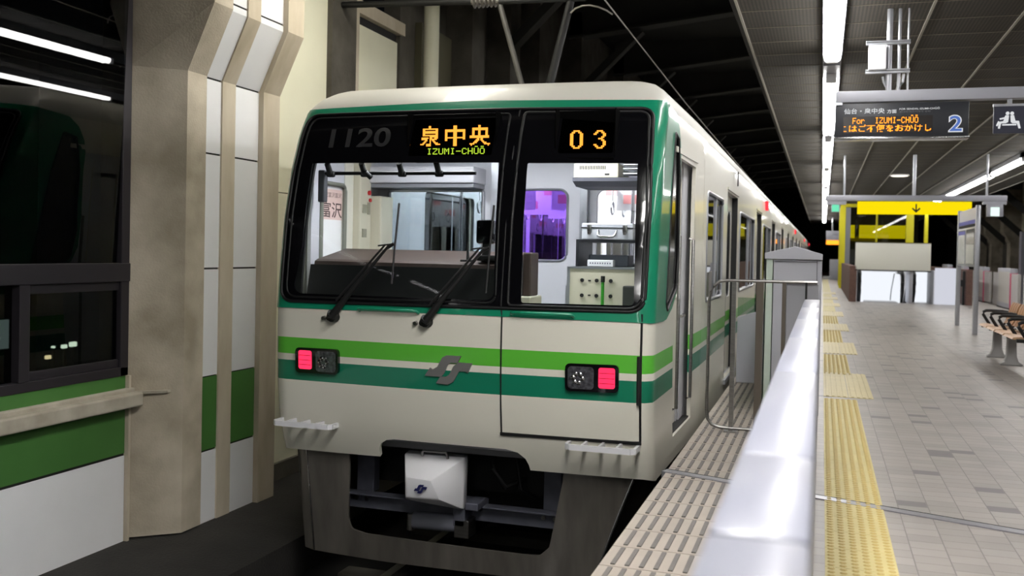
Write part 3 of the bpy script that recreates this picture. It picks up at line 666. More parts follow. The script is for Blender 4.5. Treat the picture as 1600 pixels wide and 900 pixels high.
wiper(-3.243, .857, -2.826, 1.36, (-2.792, 1.65), (-2.80, 1.10))
wiper(-2.53, .853, -2.135, 1.35, (-2.098, 1.64), (-2.115, 1.06))
# white shunting steps
def step(x0, x1, z, side):
    mb = MB(); n = 4
    yb = fx(min(max(x0, -3.6), x1), z, 0)[1]
    P = [(x0, yb+.05, z), (x0+.004, yb-.10, z), (x0+.03, yb-.125, z), (x1-.03, yb-.125, z), (x1-.004, yb-.10, z), (x1, yb+.03, z)]
    for i in range(len(P)-1):
        a, b = Vector(P[i]), Vector(P[i+1]); t = (b-a).normalized(); nn = Vector((t.y, -t.x, 0))*.009
        mb.add([a-nn+Vector((0, 0, q)) for q in (-.018, .018)]+[a+nn+Vector((0, 0, q)) for q in (-.018, .018)]+[b-nn+Vector((0, 0, q)) for q in (-.018, .018)]+[b+nn+Vector((0, 0, q)) for q in (-.018, .018)],
               [(0, 1, 3, 2), (4, 6, 7, 5), (0, 4, 5, 1), (2, 3, 7, 6), (0, 2, 6, 4), (1, 5, 7, 3)])
    for k in range(1, n):
        x = x0+(x1-x0)*k/n; mb.prism([(x-.008, z-.012), (x+.008, z-.012), (x+.008, z+.022), (x-.008, z+.022)], lambda u, v, d: (u, yb+d, v), -.125, .02)
    mb.build('step', white_pl, car)
step(-3.70, -3.235, .085, -1); step(-1.541, -1.09, .098, 1)
# steel skirt below: U-shaped with a big opening
def sk(u, v, d):
    dx = u-CX; a = abs(dx); y = 6.06+bulge(dx)+prof(min(v, -.05))*.75+.06; 
    if a > 1.12: y += (a-1.12)**2*2.2
    return (u, y+d, v)
SO = [(-3.68, -.13), (-3.635, -.905), (-2.95, -.912), (-1.98, -.90), (-1.42, -.895), (-1.14, -.115), (-1.585, -.115)]
ops = rpoly([(-1.60, -.11), (-1.712, -.66), (-1.78, -.725), (-1.9, -.732), (-3.10, -.722), (-3.21, -.70), (-3.235, -.62), (-3.20, -.13)], [0, .04, .04, 0, 0, .04, .04, 0], 5)
SO = [(-3.68, -.13), (-3.635, -.905), (-2.95, -.912), (-1.98, -.90), (-1.42, -.895), (-1.14, -.115)]+ops
mb = MB(); panel(mb, SO[::-1], [], .1, sk, 0, .02); mb.build('skirt', skirt_m, car, 40)
mb = MB(); mb.tube([sk(-1.137, -.118, -.0), sk(-1.28, -.5, .0), sk(-1.417, -.893, .0)], .012, 8); mb.build('skirt_edge', steel_b, car, 50); mb = MB(); mb.tube([sk(-3.56, -.14, -.002), sk(-3.53, -.90, -.002)], .006, 6); mb.build('skirt_edge', steel_b, car, 50)
mb = MB(); mb.add([sk(-3.675, -.13, 0), sk(-3.632, -.905, 0), (-3.66, 7.4, -.9), (-3.70, 7.4, -.13)], [(0, 1, 2, 3)]); mb.build('skirt_side', skirt_m, car); mb = MB(); mb.add([sk(-1.14, -.115, 0), sk(-1.42, -.895, 0), (-1.35, 7.4, -.9), (-1.08, 7.4, -.13)], [(0, 1, 2, 3)]); mb.build('skirt_side', skirt_m, car)
# draw gear seen through the opening
mb = MB(); mb.box((-3.40, 6.48, -.60), (-1.45, 6.50, -.48)); mb.box((-3.40, 6.40, -.485), (-1.45, 6.50, -.475)); b = mb.build('buffer_beam', under_m, car)
mb = MB()
for x in (-3.276, -3.191, -1.82, -1.735): mb.tube([(x, 6.48, -.527), (x, 6.462, -.527)], .016, 6)
mb.build('bolts', steel, b, 40)
MB().box((-3.29, 6.50, -.48), (-3.15, 6.60, -.05)).build('hanger', under_m, car, bevel=.006); MB().box((-1.83, 6.50, -.48), (-1.70, 6.60, -.05)).build('hanger', under_m, car, bevel=.006)
mb = MB(); mb.box((-3.3, 6.75, -.45), (-1.5, 25, -.17)); mb.box((-2.9, 7.2, -.75), (-1.9, 9.4, -.45))
for yy in (8.0, 10.1, 20.5, 22.6):
    for x in (-2.92, -1.85): mb.tube([(x-.06, yy, -.58), (x+.06, yy, -.58)], .42, 24)
    mb.tube([(-2.95, yy, -.58), (-1.82, yy, -.58)], .07, 10)
mb.build('underframe', dark_m, car, 40)
# coupler under its white cover
mb = MB(); cy = 6.12
F = [(-2.735, 6.26, -.075), (-2.285, 6.26, -.082), (-2.33, 6.34, -.462), (-2.755, 6.34, -.40)]      # rim at the back
I = [(-2.70, 6.16, -.095), (-2.33, 6.20, -.10), (-2.50, 6.06, -.245), (-2.70, 6.04, -.235), (-2.50, 6.07, -.385), (-2.705, 6.05, -.365)]
def cov(q): return q
vs = [(-2.81, 6.36, -.105), (-2.345, 6.36, -.10), (-2.37, 6.40, -.50), (-2.82, 6.40, -.455),
      (-2.793, 6.25, -.11), (-2.331, 6.25, -.102), (-2.357, 6.30, -.484), (-2.799, 6.29, -.45),
      (-2.69, 6.035, -.221), (-2.50, 6.035, -.234), (-2.45, 6.08, -.37), (-2.69, 6.05, -.372)]
fs = [(0, 3, 2, 1), (4, 5, 9, 8), (5, 6, 10, 9), (6, 7, 11, 10), (7, 4, 8, 11), (8, 9, 10, 11), (0, 1, 5, 4), (1, 2, 6, 5), (2, 3, 7, 6), (3, 0, 4, 7)]
mb.add(vs, fs); cv = mb.build('coupler_cover', white_pl, car, 25, bevel=.016)
MB().tube([(-2.645, 6.23, -.11), (-2.645, 6.22, -.085), (-2.632, 6.22, -.070), (-2.468, 6.22, -.070), (-2.455, 6.22, -.085), (-2.455, 6.23, -.115)], .011, 8).build('handle', steel, cv, 60)
logo(MB(), -2.575, -.297, .095, .062, lambda u, v, d: (u, 6.042+d-(v+.297)*.12+(u+2.575)*.05, v), -.008, .0).build('emblem', mat('emblem_navy', (28, 32, 84), .4), cv)
mb = MB(); mb.box((-2.75, 6.42, -.52), (-2.27, 6.60, -.46)); mb.box((-2.45, 6.34, -.62), (-2.36, 6.5, -.45)); mb.box((-2.345, 6.30, -.485), (-2.25, 6.5, -.43)); b = mb.build('coupler_bracket', under_m, car, bevel=.008)
MB().tube([(-2.78, 6.42, -.63), (-2.44, 6.42, -.62)], .062, 16).build('coupler_shaft', mat('shaft_grey', (120, 122, 134), .5), b, 50)
mb = MB(); mb.box((-2.44, 6.34, -.70), (-2.33, 6.5, -.57)); mb.build('coupler_clamp', steel, b, bevel=.006); mb = MB(); mb.tube([(-2.80, 6.40, -.58), (-2.80, 6.40, -.70)], .03, 8); mb.build('coupler_clamp', steel, b, bevel=.006)
mb = MB(); mb.tube([(-2.2, 6.5, -.12), (-2.18, 6.42, -.20), (-2.1, 6.45, -.33), (-2.0, 6.6, -.3)], .022, 8); mb.tube([(-2.05, 6.55, -.1), (-2.0, 6.5, -.35), (-1.95, 6.7, -.45)], .016, 8); mb.build('hose', black_m, car, 60)
# quarter windows and their rubber
for sg in (1, -1):
    q = qwin(sg); mb = MB(); panel(mb, q, [], .1, nose, 0.004, .01); g_ = mb.build('quarter_window', black_gl, car, 40)
    MB().tube([nose(u, v, -.004) for u, v in densify(q, .06)], .010, 8, closed=True).build('quarter_window_seal', rubber, g_, 60)
# crew doors, recessed
for sg in (1, -1):
    X = lambda d: CX+sg*(1.362-d)
    yz = lambda u, v, d: (CX+sg*(1.352+.0185*(u-6.95)-d), u, v)
    mb = MB(); panel(mb, [(6.93, .0), (7.88, .0), (7.88, 2.07), (6.93, 2.07)], [rrect(7.24, 1.02, 7.54, 1.93, .05)], .2, yz, .05, .075); dr = mb.build('crew_door', cream, car, 30)
    mb = MB(); panel(mb, rrect(7.24, 1.02, 7.54, 1.93, .05), [], .3, yz, .06, .066); mb.build('window_pane', mat('blind_grey', (202, 202, 198), .25, coat=.4), dr)
    MB().tube([yz(u, v, .05) for u, v in densify(rrect(7.23, 1.01, 7.55, 1.94, .05), .2)], .012, 8, closed=True).build('window_frame', mat('frame_cream', (206, 203, 190), .4), dr, 60)
    mb = MB()
    for yy, z0, z1 in ((7.07, .2, 1.49), (7.75, .19, 1.47)):
        mb.tube([yz(yy, z0, .0), yz(yy, z0+.01, -.035), yz(yy, z1-.01, -.035), yz(yy, z1, 0)], .013, 8)
    mb.build('handrail', steel, car, 60)
    mb = MB(); mb.tube([yz(7.72, .86, .05), yz(7.72, .86, .02), yz(7.55, .86, .02)], .012, 8); mb.tube([yz(7.72, .86, .05), yz(7.72, .86, .045)], .03, 12); mb.build('door_handle', steel_b, dr, 60)
    mb = MB(); mb.prism([(6.95, .0), (7.87, .0), (7.87, .035), (6.95, .035)], yz, -.01, .08); mb.build('door_sill', black_m, car)
    mb = MB(); mb.prism([(6.87, 2.075), (7.93, 2.09), (7.93, 2.13), (6.87, 2.115)], yz, -.035, .02); mb.build('rain_gutter', cream, car)
# ---- sides of a car behind the nose
def side_shell(root, y0, y1, doors, wins, two=True, mats=None):
    for sg in ((1, -1) if two else (1,)):
        xs = lambda u, v, d: (CX+sg*(1.40-inset(v)-d), u, v)
        holes = [rrect(a, b, c, d, .07, 4) for a, b, c, d in wins]+[[(a, .0), (b, .0), (b, 2.03), (a, 2.03)] for a, b in doors]
        mb = MB(); panel(mb, [(y0, -.167), (y1, -.167), (y1, 2.0), (y1, 2.15), (y1, 2.34), (y0, 2.34), (y0, 2.15), (y0, 2.0)], holes, .35, xs, 0, .04); mb.build('side_wall', body_paint, root, 30)
        for a, b, c, d in wins:
            p = rrect(a, b, c, d, .07, 4)
            mb = MB(); panel(mb, p, [], .5, xs, .02, .026); w_ = mb.build('window', side_gl, root)
            f = MB(); f.tube([xs(u, v, .004) for u, v in densify(p, .4)], .016, 6, closed=True)
            f.tube([xs(a+(c-a)*.62, b, .016), xs(a+(c-a)*.62, d, .016)], .016, 6); f.build('window_frame', alum, w_, 60)
        for a, b in doors:
            m = (a+b)/2
            mb = MB(); hl = [rrect(a+.10, .86, m-.10, 1.86, .08, 4), rrect(m+.10, .86, b-.10, 1.86, .08, 4)]
            panel(mb, [(a, -.03), (b, -.03), (b, 2.03), (a, 2.03)], hl, .3, xs, .065, .09); dr = mb.build('door', body_paint, root, 30)
            for h in hl:
                mb = MB(); panel(mb, h, [], .4, xs, .072, .078); mb.build('door_window', side_gl, dr)
            f = MB(); f.box(*sorted_box(xs(m-.012, .0, .058), xs(m+.012, 2.03, .07))); f.box(*sorted_box(xs(a+.0, .0, .0), xs(a+.03, 2.03, .09))); f.box(*sorted_box(xs(b-.03, .0, .0), xs(b, 2.03, .09))); f.build('door_rubber', rubber, dr)
            f = MB(); f.box(*sorted_box(xs(a-.02, -.05, -.02), xs(b+.02, -.005, .09))); f.build('door_step', alum, dr)
            f = MB(); f.box(*sorted_box(xs(a-.05, 2.05, -.015), xs(b+.05, 2.075, .01))); f.build('rain_gutter', cream, dr)
def sorted_box(a, b): return (tuple(min(p, q) for p, q in zip(a, b)), tuple(max(p, q) for p, q in zip(a, b)))
PITCH = 4.76
D_ = [(10.55+PITCH*k, 11.85+PITCH*k) for k in range(4)]
W_ = [(8.66, .93, 10.06, 1.91)]+[(12.2+PITCH*k, .90, 14.85+PITCH*k, 1.88) for k in range(3)]
side_shell(car, 8.4, YE, D_, W_)
MB().box((CX-1.36, YE-.03, -.167), (CX+1.36, YE, 2.45)).build('end_wall', cream, car)
MB().bbox((CX+1.39, 17.7, 2.16), (CX+1.44, 17.95, 2.32), .01).build('side_lamp', red_s, car)
MB().tube([(CX+1.415, 11.62, 2.16), (CX+1.415, 11.62, 2.33)], .008, 6).build('roof_aerial', dark_m, car)
# ---- inside: saloon
mb = MB()
for sg in (1, -1):
    xs = lambda u, v, d: (CX+sg*(1.33-inset(v)-d), u, v)
    holes = [rrect(a, b, c, d, .06, 4) for a, b, c, d in W_]+[rrect(a+.10, .86, (a+b)/2-.10, 1.86, .22, 5) for a, b in D_]+[rrect((a+b)/2+.10, .86, b-.10, 1.86, .22, 5) for a, b in D_]
    panel(mb, [(7.62, 0), (26.6, 0), (26.6, 2.1), (7.62, 2.1)], holes, .5, xs, 0, .012)
mb.build('saloon_lining', inner_w, car, 30)
mb = MB(); mb.box((CX-1.34, 7.62, -.05), (CX+1.34, 26.6, 0)); mb.build('saloon_floor', mat('saloon_floor', (120, 116, 112), .4), car)
mb = MB(); mb.box((CX-1.34, 7.6, 2.12), (CX+1.34, 26.6, 2.15)); mb.build('saloon_ceiling', inner_w, car)
mb = MB()
for x in (CX-.55, CX+.55): mb.tube([(x, 8.0, 2.10), (x, 25, 2.10)], .035, 8)
mb.build('saloon_lamp', lamp_e, car, 60)
seatm = mat('seat_moquette', (54, 84, 108), .9, noise=.2, nscale=30)
for sg in (1, -1):
    for (a, b) in [(8.3, 10.3)]+[(12.1+PITCH*k, 15.0+PITCH*k) for k in range(3)]:
        x = CX+sg*1.08
        m = MB(); m.bbox((x-.24, a, .30), (x+.24, b, .44), .04); m.bbox((min(x+sg*.14, x+sg*.24), a, .44), (max(x+sg*.14, x+sg*.24), b, .92), .03); m.build('bench_seat', seatm, car)
        m = MB()
        for yy in (a, b): m.tube([(CX+sg*.80, yy, .35), (CX+sg*.80, yy, 2.11)], .016, 8)
        m.build('grab_pole', steel_b, car, 60)
m = MB()
for sg in (1, -1):
    m.tube([(CX+sg*.62, 8.0, 1.95), (CX+sg*.62, 25, 1.95)], .014, 8)
    for k in range(26):
        yy = 8.3+.5*k; c0 = [(CX+sg*.62, yy+.055*math.cos(q), 1.74+.055*math.sin(q)) for q in np.linspace(0, 2*PI, 13)[:-1]]
        m.tube(c0, .009, 6, closed=True); m.tube([(CX+sg*.62, yy, 1.80), (CX+sg*.62, yy, 1.95)], .007, 6)
m.build('hand_straps', white_pl, car, 60)
adw = mat('poster_white', (228, 226, 228), .6); adp = mat('poster_pink', (226, 150, 150), .6)
m = MB(); m2 = MB()
for k in range(14):
    yy = 8.4+1.1*k
    for x in (-1.75, -2.35, -3.0):
        m.box((x, yy, 1.72), (x+.5, yy+.006, 2.06))
        m2.box((x+.06, yy-.002, 1.78), (x+.2, yy+.001, 1.86)); m2.box((x+.26, yy-.002, 1.92), (x+.42, yy+.001, 1.98))
m.build('hanging_posters', adw, car); m2.build('poster_print', adp, car)
# ---- inside: driver's cab
mb = MB(); mb.box((CX-1.32, 6.5, 2.14), (CX+1.32, 7.62, 2.17)); mb.build('cab_ceiling', inner_w, car)
MB().box((CX-1.32, 6.2, -.06), (CX+1.32, 7.62, -.02)).build('cab_floor', mat('cab_floor', (80, 80, 84), .6), car)
MB().box((-3.2, 6.50, 2.12), (-1.4, 6.62, 2.14)).build('cab_lamp', lamp_e, car)
PW = [(-3.56, 1.0), (-2.70, 1.0), (-2.70, 1.845), (-3.56, 1.845)]
mb = MB(); panel(mb, [(CX-1.32, 0), (CX+1.32, 0), (CX+1.32, 2.15), (CX-1.32, 2.15)], [rpoly(PW, .03), rrect(-2.40, 1.27, -1.975, 1.85, .07), rrect(-1.735, 1.2, -1.30, 1.845, .06)], .3, XZ(7.55), 0, .04); mb.build('partition', inner_w, car)
mb = MB(); panel(mb, rpoly(PW, .03), [], .4, XZ(7.56), 0, .006); mb.build('partition_window', blue_gl, car)
mb = MB(); panel(mb, rrect(-2.40, 1.27, -1.975, 1.85, .07), [], .4, XZ(7.56), 0, .006); o = mb.build('partition_window', purp_gl, car); o['label'] = 'violet tinted pane'
mb = MB(); mb.tube([(u, 7.55, v) for u, v in densify(rrect(-2.40, 1.27, -1.975, 1.85, .07), .1)], .012, 6, closed=True); mb.tube([(u, 7.55, v) for u, v in densify(rpoly(PW, .03), .1)], .018, 6, closed=True); mb.build('partition_window_trim', alum, car, 60)
mb = MB(); mb.box((-2.62, 7.50, 0), (-2.56, 7.55, 2.14)); mb.box((-2.52, 7.50, 0), (-2.50, 7.55, 2.14)); mb.box((-1.86, 7.49, 0), (-1.80, 7.55, 2.14)); mb.build('partition_post', alum, car)
MB().bbox((-3.72, 7.25, 1.885), (-2.68, 7.55, 2.02), .01).build('overhead_locker', inner_w, car)
MB().box((-3.70, 7.28, 1.85), (-2.69, 7.54, 1.885)).build('locker_underside', grey_pl, car)
# left side of the cab: wall with window, cabinet with switches
mb = MB(); panel(mb, [(6.42, 0), (7.55, 0), (7.55, 2.14), (6.42, 2.14)], [rrect(6.56, .9, 6.94, 1.84, .05)], .3, YZ(-3.67), 0, .03); mb.build('cab_side_lining', inner_w, car)
mb = MB(); mb.tube([(-3.665, u, v) for u, v in densify(rrect(6.56, .9, 6.94, 1.84, .05), .1)], .018, 6, closed=True); mb.build('cab_side_window_frame', mat('frame_grey_green', (120, 122, 112), .5), car, 60)
mb = MB(); mb.bbox((-3.67, 7.08, 0), (-3.60, 7.28, 2.12), .01); mb.bbox((-3.66, 7.30, 0), (-3.52, 7.54, 1.78), .01); mb.build('switch_cabinet', inner_c, car)
mb = MB()
for z in (1.70, 1.50): mb.box((-3.602, 7.12, z-.07), (-3.592, 7.19, z))
mb.box((-3.602, 7.21, 1.62), (-3.592, 7.25, 1.72)); mb.build('switch_panel', mat('switch_plate', (150, 148, 130), .5), car)
mb = MB(); mb.tube([(-3.6, 7.23, 1.80), (-3.585, 7.23, 1.80)], .02, 10); mb.tube([(-3.6, 7.25, 1.74), (-3.585, 7.25, 1.74)], .016, 10); mb.build('switch_button', mat('button_red', (190, 40, 44), .4), car, 50)
# front pillar trim and sun blind rod
mb = MB(); panel(mb, F2([(-3.66, .95), (-3.57, .95), (-3.57, 2.3), (-3.66, 2.3)]), [], .1, nose, .05, .07); mb.build('front_pillar', black_m, car)
mb = MB(); mb.bbox((-3.61, 6.40, 1.68), (-3.555, 6.46, 1.92), .01); mb.build('pillar_box', mat('pillar_box_grey', (70, 72, 78), .5), car)
mb = MB(); mb.tube([(-3.60, 6.42, 1.895), (-2.35, 6.40, 1.89)], .013, 8); mb.tube([(-3.2, 6.36, 1.90), (-3.17, 6.40, 1.86)], .02, 8)
for x in (-3.22, -2.92, -2.63, -3.5): mb.tube([(x, 6.34, 1.96), (x, 6.40, 1.88)], .022, 8); mb.bbox((x-.03, 6.38, 1.865), (x+.03, 6.42, 1.91), .01)
mb.build('blind_rod', black_m, car, 50)
# dash
mb = MB(); mb.prism([(6.28, .95), (6.36, 1.24), (6.40, 1.255), (6.85, 1.335), (6.9, 1.33), (6.9, .1), (6.28, .1)], lambda u, v, d: (d, u, v), -3.60, -2.09); ds = mb.build('dashboard', dash_m, car)
mb = MB(); mb.prism([(6.262, .90), (6.335, 1.215), (6.35, 1.215), (6.28, .90)], lambda u, v, d: (d, u, v), -3.62, -2.09); mb.build('dash_front', black_m, ds)
mb = MB(); mb.prism([(-3.64, 6.4), (-3.45, 6.4), (-3.40, 6.9), (-3.64, 6.9)], XY(1.0), 0, .02); mb.build('dash_shelf', grey_pl, ds)
MB().bbox((-2.33, 6.36, 1.39), (-2.20, 6.46, 1.56), .02).build('dash_monitor', black_gl, car, 40)
mb = MB(); mb.tube([(-2.27, 6.42, 1.27), (-2.27, 6.42, 1.40)], .03, 8); mb.bbox((-2.33, 6.38, 1.27), (-2.18, 6.5, 1.31), .01); mb.tube([(-2.17, 6.4, 1.0), (-2.17, 6.4, 1.30)], .012, 8); mb.build('monitor_stand', black_m, car, 50)
mb = MB(); mb.tube([(-2.42, 6.46, 1.265), (-2.425, 6.46, 1.40)], [.014, .006], 8); mb.bbox((-2.47, 6.43, 1.255), (-2.37, 6.50, 1.275), .005); mb.build('dash_lever', black_m, car, 50)
# right half of the cab: heater box, shelf, console
B = MB(); B.bbox((-1.765, 6.9, 1.895), (-1.43, 7.3, 2.0), .008); bx = B.build('heater_box', inner_c, car)
B = MB()
for k in range(16): B.box((-1.72+.0125*k, 6.898, 1.955), (-1.713+.0125*k, 6.902, 1.982))
B.box((-1.53, 6.897, 1.912), (-1.495, 6.902, 1.925)); B.build('vent_slots', black_m, bx)
B = MB(); B.prism([(6.89, 1.895), (6.89, 1.868), (7.0, 1.835), (7.4, 1.835), (7.4, 1.895)], lambda u, v, d: (d, u, v), -1.77, -1.25); B.build('box_tray', mat('tray_dark', (70, 70, 80), .5), bx)
B = MB()
for z in (1.925, 1.96, 1.99): B.tube([(-1.40, 6.95, z), (-1.20, 6.95, z)], .016, 8)
B.build('pipework', steel_b, car, 60)
B = MB(); B.box((-1.735, 6.9, 1.42), (-1.22, 7.35, 1.44)); B.box((-1.735, 6.9, 1.24), (-1.715, 7.35, 1.42)); B.box((-1.24, 6.9, 1.24), (-1.22, 7.35, 1.42)); B.build('shelf_frame', mat('shelf_black', (36, 36, 40), .4), car)
B = MB(); B.box((-1.735, 7.33, 1.24), (-1.22, 7.35, 1.26)); B.build('shelf_back_rail', grey_pl, car)
B = MB(); B.box((-1.79, 6.895, .5), (-1.20, 7.4, 1.235)); B.build('equipment_case', inner_c, car, bevel=.008)
B = MB(); B.box((-1.795, 6.885, 1.225), (-1.2, 7.4, 1.24)); B.box((-1.795, 6.885, .5), (-1.775, 6.9, 1.235)); B.build('case_trim', alum, car)
B = MB()
for x in (-1.68, -1.57, -1.465):
    for z, r in ((1.14, .014), (1.028, .014)): B.tube([(x, 6.896, z), (x, 6.882, z)], r, 12)
for z in (1.138, 1.03): B.box((-1.635, 6.89, z-.005), (-1.615, 6.897, z+.005))
B.build('console_knob', black_m, car, 50)
B = MB(); B.tube([(-1.52, 6.87, .92), (-1.52, 6.87, 1.13)], .012, 8); g_ = B.build('flag_rod', mat('rod_green', (52, 150, 40), .4), car, 60); MB().tube([(-1.52, 6.87, 1.13), (-1.52, 6.87, 1.175)], .016, 8).build('rod_cap', black_m, g_, 60)
B = MB(); B.bbox((-1.36, 6.8, .95), (-1.22, 6.89, 1.11), .01); B.build('console_unit', mat('console_dark', (60, 62, 60), .4), car)
B = MB(); B.bbox((-2.05, 6.6, 1.02), (-1.99, 6.8, 1.335), .01); B.build('seat_back', dash_m, car); B = MB(); B.bbox((-2.06, 6.55, .4), (-1.975, 6.85, 1.02), .01); B.build('seat_box', inner_c, car)
B = MB(); B.box((-1.95, 7.44, .9), (-1.83, 7.55, 1.08)); B.build('jump_seat', alum, car, bevel=.005)
# board with the terminus in the left cab window
db = MB(); db.box((-3.70, 6.56, .92), (-3.69, 6.94, 1.84)); d0 = db.build('destination_board', mat('board_white_lit', (244, 243, 244), .6), car); d0['label'] = 'white and pink board with the name of the terminus'
MB().box((-3.689, 6.56, 1.56), (-3.6885, 6.94, 1.80)).build('board_field', mat('board_pink', (234, 204, 196), .6), d0)
yzl = lambda u, v, d: (-3.687, u, v)
text(MB(), '富沢', 6.60, 1.575, 6.93, 1.70, yzl, bold=.01).build('board_lettering', mat('board_text', (84, 66, 66), .6), d0)
text(MB(), '富沢富沢富沢', 6.60, 1.735, 6.92, 1.775, yzl).build('board_lettering', mat('board_text', (84, 66, 66), .6), d0)
# things lying in the cab
cs = thing('aluminium_case', (-1.51, 7.05, 1.44), 'silver aluminium carrying case lying on the black shelf behind the right windscreen', 'case')
MB().bbox((-1.70, 6.92, 1.44), (-1.315, 7.2, 1.562), .008).build('case_body', mat('case_silver', (206, 208, 216), .4, metal=.2), cs)
m = MB(); m.box((-1.703, 6.915, 1.525), (-1.312, 7.2, 1.532)); m.build('case_rim', steel_b, cs)
for x in (-1.64, -1.375): m = MB(); m.bbox((x-.016, 6.905, 1.49), (x+.016, 6.92, 1.55), .004); m.tube([(x, 6.905, 1.48), (x, 6.90, 1.50)], .012, 8); m.build('latch', steel, cs, 40)
MB().tube([(-1.575, 6.92, 1.51), (-1.57, 6.895, 1.475), (-1.555, 6.892, 1.462), (-1.46, 6.892, 1.462), (-1.445, 6.895, 1.475), (-1.44, 6.92, 1.51)], .009, 8).build('handle', steel_b, cs, 60)
dv = tag(MB().bbox((-1.66, 7.0, 1.242), (-1.36, 7.2, 1.33), .01).build('control_unit', mat('unit_dark_grey', (84, 88, 98), .4)), 'dark grey flat control unit lying in the shelf behind the right windscreen', 'device')
wb = tag(MB().bbox((-1.65, 6.91, 1.242), (-1.455, 6.99, 1.292), .006).build('label_box', white_pl), 'small white box with a row of marks in front of the dark grey unit', 'box')
m = MB()
for k in range(9): m.box((-1.63+.0185*k, 6.9085, 1.262), (-1.622+.0185*k, 6.91, 1.272))
m.build('box_marks', mat('marks_dark', (60, 60, 90), .5), wb)
# ---- the following cars
def follow(y0):
    t = thing('subway_car', (CX, y0+9, RAILZ), 'second car of the train, coupled straight behind the leading car', 'train', 'cars of the subway train')
    d = [(y0+2.0+PITCH*k, y0+3.3+PITCH*k) for k in range(4)]; w_ = [(y0+3.7+PITCH*k, .90, y0+6.3+PITCH*k, 1.88) for k in range(3)]+[(y0+.5, .9, y0+1.6, 1.88)]
    side_shell(t, y0, y0+19.0, d, w_, False)
    m = MB(); zs = [2.33, 2.36, 2.40, 2.44, 2.48, 2.53, 2.57, 2.60, 2.62, 2.635]; vs = []
    for sg in (-1, 1):
        for z in (zs if sg < 0 else zs[::-1]): vs += [(CX+sg*(1.40-inset(z)), y0, z), (CX+sg*(1.40-inset(z)), y0+19, z)]
    m.add(vs, [(2*i, 2*i+1, 2*i+3, 2*i+2) for i in range(len(zs)*2-1)]); m.build('roof', mat('roof_toned_paint', (200, 198, 190), .45, coat=.2), t, 60)
    MB().box((CX-1.4, y0, -.167), (CX-1.36, y0+19, 2.34)).build('far_side', cream, t)
    m = MB(); m.box((CX-1.36, y0, -.167), (CX+1.36, y0+.03, 2.45)); m.box((CX-1.36, y0+18.97, -.167), (CX+1.36, y0+19, 2.45)); m.build('end_wall', cream, t)
    MB().box((CX-.9, y0, -.45), (CX+.9, y0+19, -.17)).build('underframe', dark_m, t)
    MB().box((CX-.02, y0+.1, 2.12), (CX+.02, y0+18.9, 2.14)).build('saloon_lamp', lamp_e, t)
    MB().box((CX-.5, y0-.45, .05), (CX+.5, y0, 2.2)).build('gangway', black_m, t)
    MB().bbox((CX+1.39, y0+9.4, 2.16), (CX+1.44, y0+9.65, 2.32), .01).build('side_lamp', red_s, t)
    return t
c2 = follow(27.25)
for k, lb in ((1, 'third car of the train, far down the platform between two others'), (2, 'last car of the train, farthest from the camera')):
    c = copy_tree(c2, None, (0, 19.5*k, 0)); c['label'] = lb

# ================================================================ PLATFORM FURNITURE
# white fence along the platform edge that the camera looks over
ff = thing('platform_fence', (-.06, 4, 0), 'long pale grey fence running along the platform edge below the camera, its glossy top blurred', 'fence')
cuts = [.2, 1.055, 1.50, 2.6, 3.7, 4.8, 5.9, 7.0]
for a, b in zip(cuts[:-1], cuts[1:]):
    m = MB(); m.bbox((-.112, a+.004, .05), (-.004, b-.004, 1.05), .008); m.build('fence_panel', barrier_m, ff, 40)
m = MB(); m.box((-.10, .2, 0), (-.015, 7.0, .06)); m.box((-.10, .2, .06), (-.015, 7.0, 1.03)); m.build('plinth', dark_m, ff)
# hoop railing across the paving at the fence's end
hr = thing('hoop_railing', (-.45, 7.45, 0), 'stainless hoop railing with posts across the pavers at the far end of the fence', 'railing')
m = MB(); m.tube([(-.60, 7.45, .03), (-.72, 7.45, .032), (-.775, 7.45, .05), (-.805, 7.45, .09), (-.815, 7.45, .16), (-.815, 7.45, 1.0), (-.805, 7.45, 1.06), (-.78, 7.45, 1.11), (-.74, 7.45, 1.145), (-.68, 7.45, 1.155), (-.03, 7.45, 1.155)], .0125, 10); m.tube([(-.60, 7.45, .03), (-.12, 7.45, .03)], .0125, 10); m.build('hoop', steel, hr, 60)
for x, r, mt in ((-.632, .016, steel), (-.44, .026, mat('post_bronze', (98, 90, 82), .45, metal=.4)), (-.265, .014, mat('post_bronze', (98, 90, 82), .45, metal=.4))):
    m = MB(); m.box((x-r, 7.44, 0), (x+r, 7.49, 1.15)); m.box((x-.05, 7.42, 0), (x+.05, 7.52, .008)); m.build('post', mt, hr)
m = MB(); m.bbox((-.25, 7.47, .06), (-.02, 7.50, 1.145), .004); m.build('plate', mat('plate_grey', (150, 150, 156), .4), hr)
m = MB(); m.box((-.115, 7.43, .9), (-.10, 7.46, 1.155)); m.build('lock_edge', black_m, hr)
# platform screen door housing behind it
gh = thing('platform_door_housing', (-.23, 8.8, 0), 'light grey platform door housing with a gabled top and greenish glass edge beyond the railing', 'gate')
m = MB(); m.prism([(-.395, 0), (0, 0), (0, 1.315), (-.395, 1.315)], XZ(8.5), 0, 2.2); m.build('housing_body', cab_grey, gh, bevel=.006)
m = MB(); m.prism([(-.47, 1.32), (.004, 1.32), (.004, 1.37), (-.22, 1.432), (-.47, 1.372)], XZ(8.48), 0, 2.25); m.build('housing_top', cab_grey, gh, bevel=.006)
m = MB(); m.box((-.042, 8.49, 0), (-.038, 8.5, 1.315)); m.box((-.39, 8.49, 1.30), (-.04, 8.5, 1.304)); m.build('panel_joint', dark_m, gh)
m = MB(); m.box((-.465, 8.5, .02), (-.402, 8.51, 1.318)); m.box((-.465, 8.5, .02), (-.455, 10.6, 1.318)); m.build('glass_edge', mat('glass_edge_pale', (190, 204, 194), .12, coat=.8), gh)
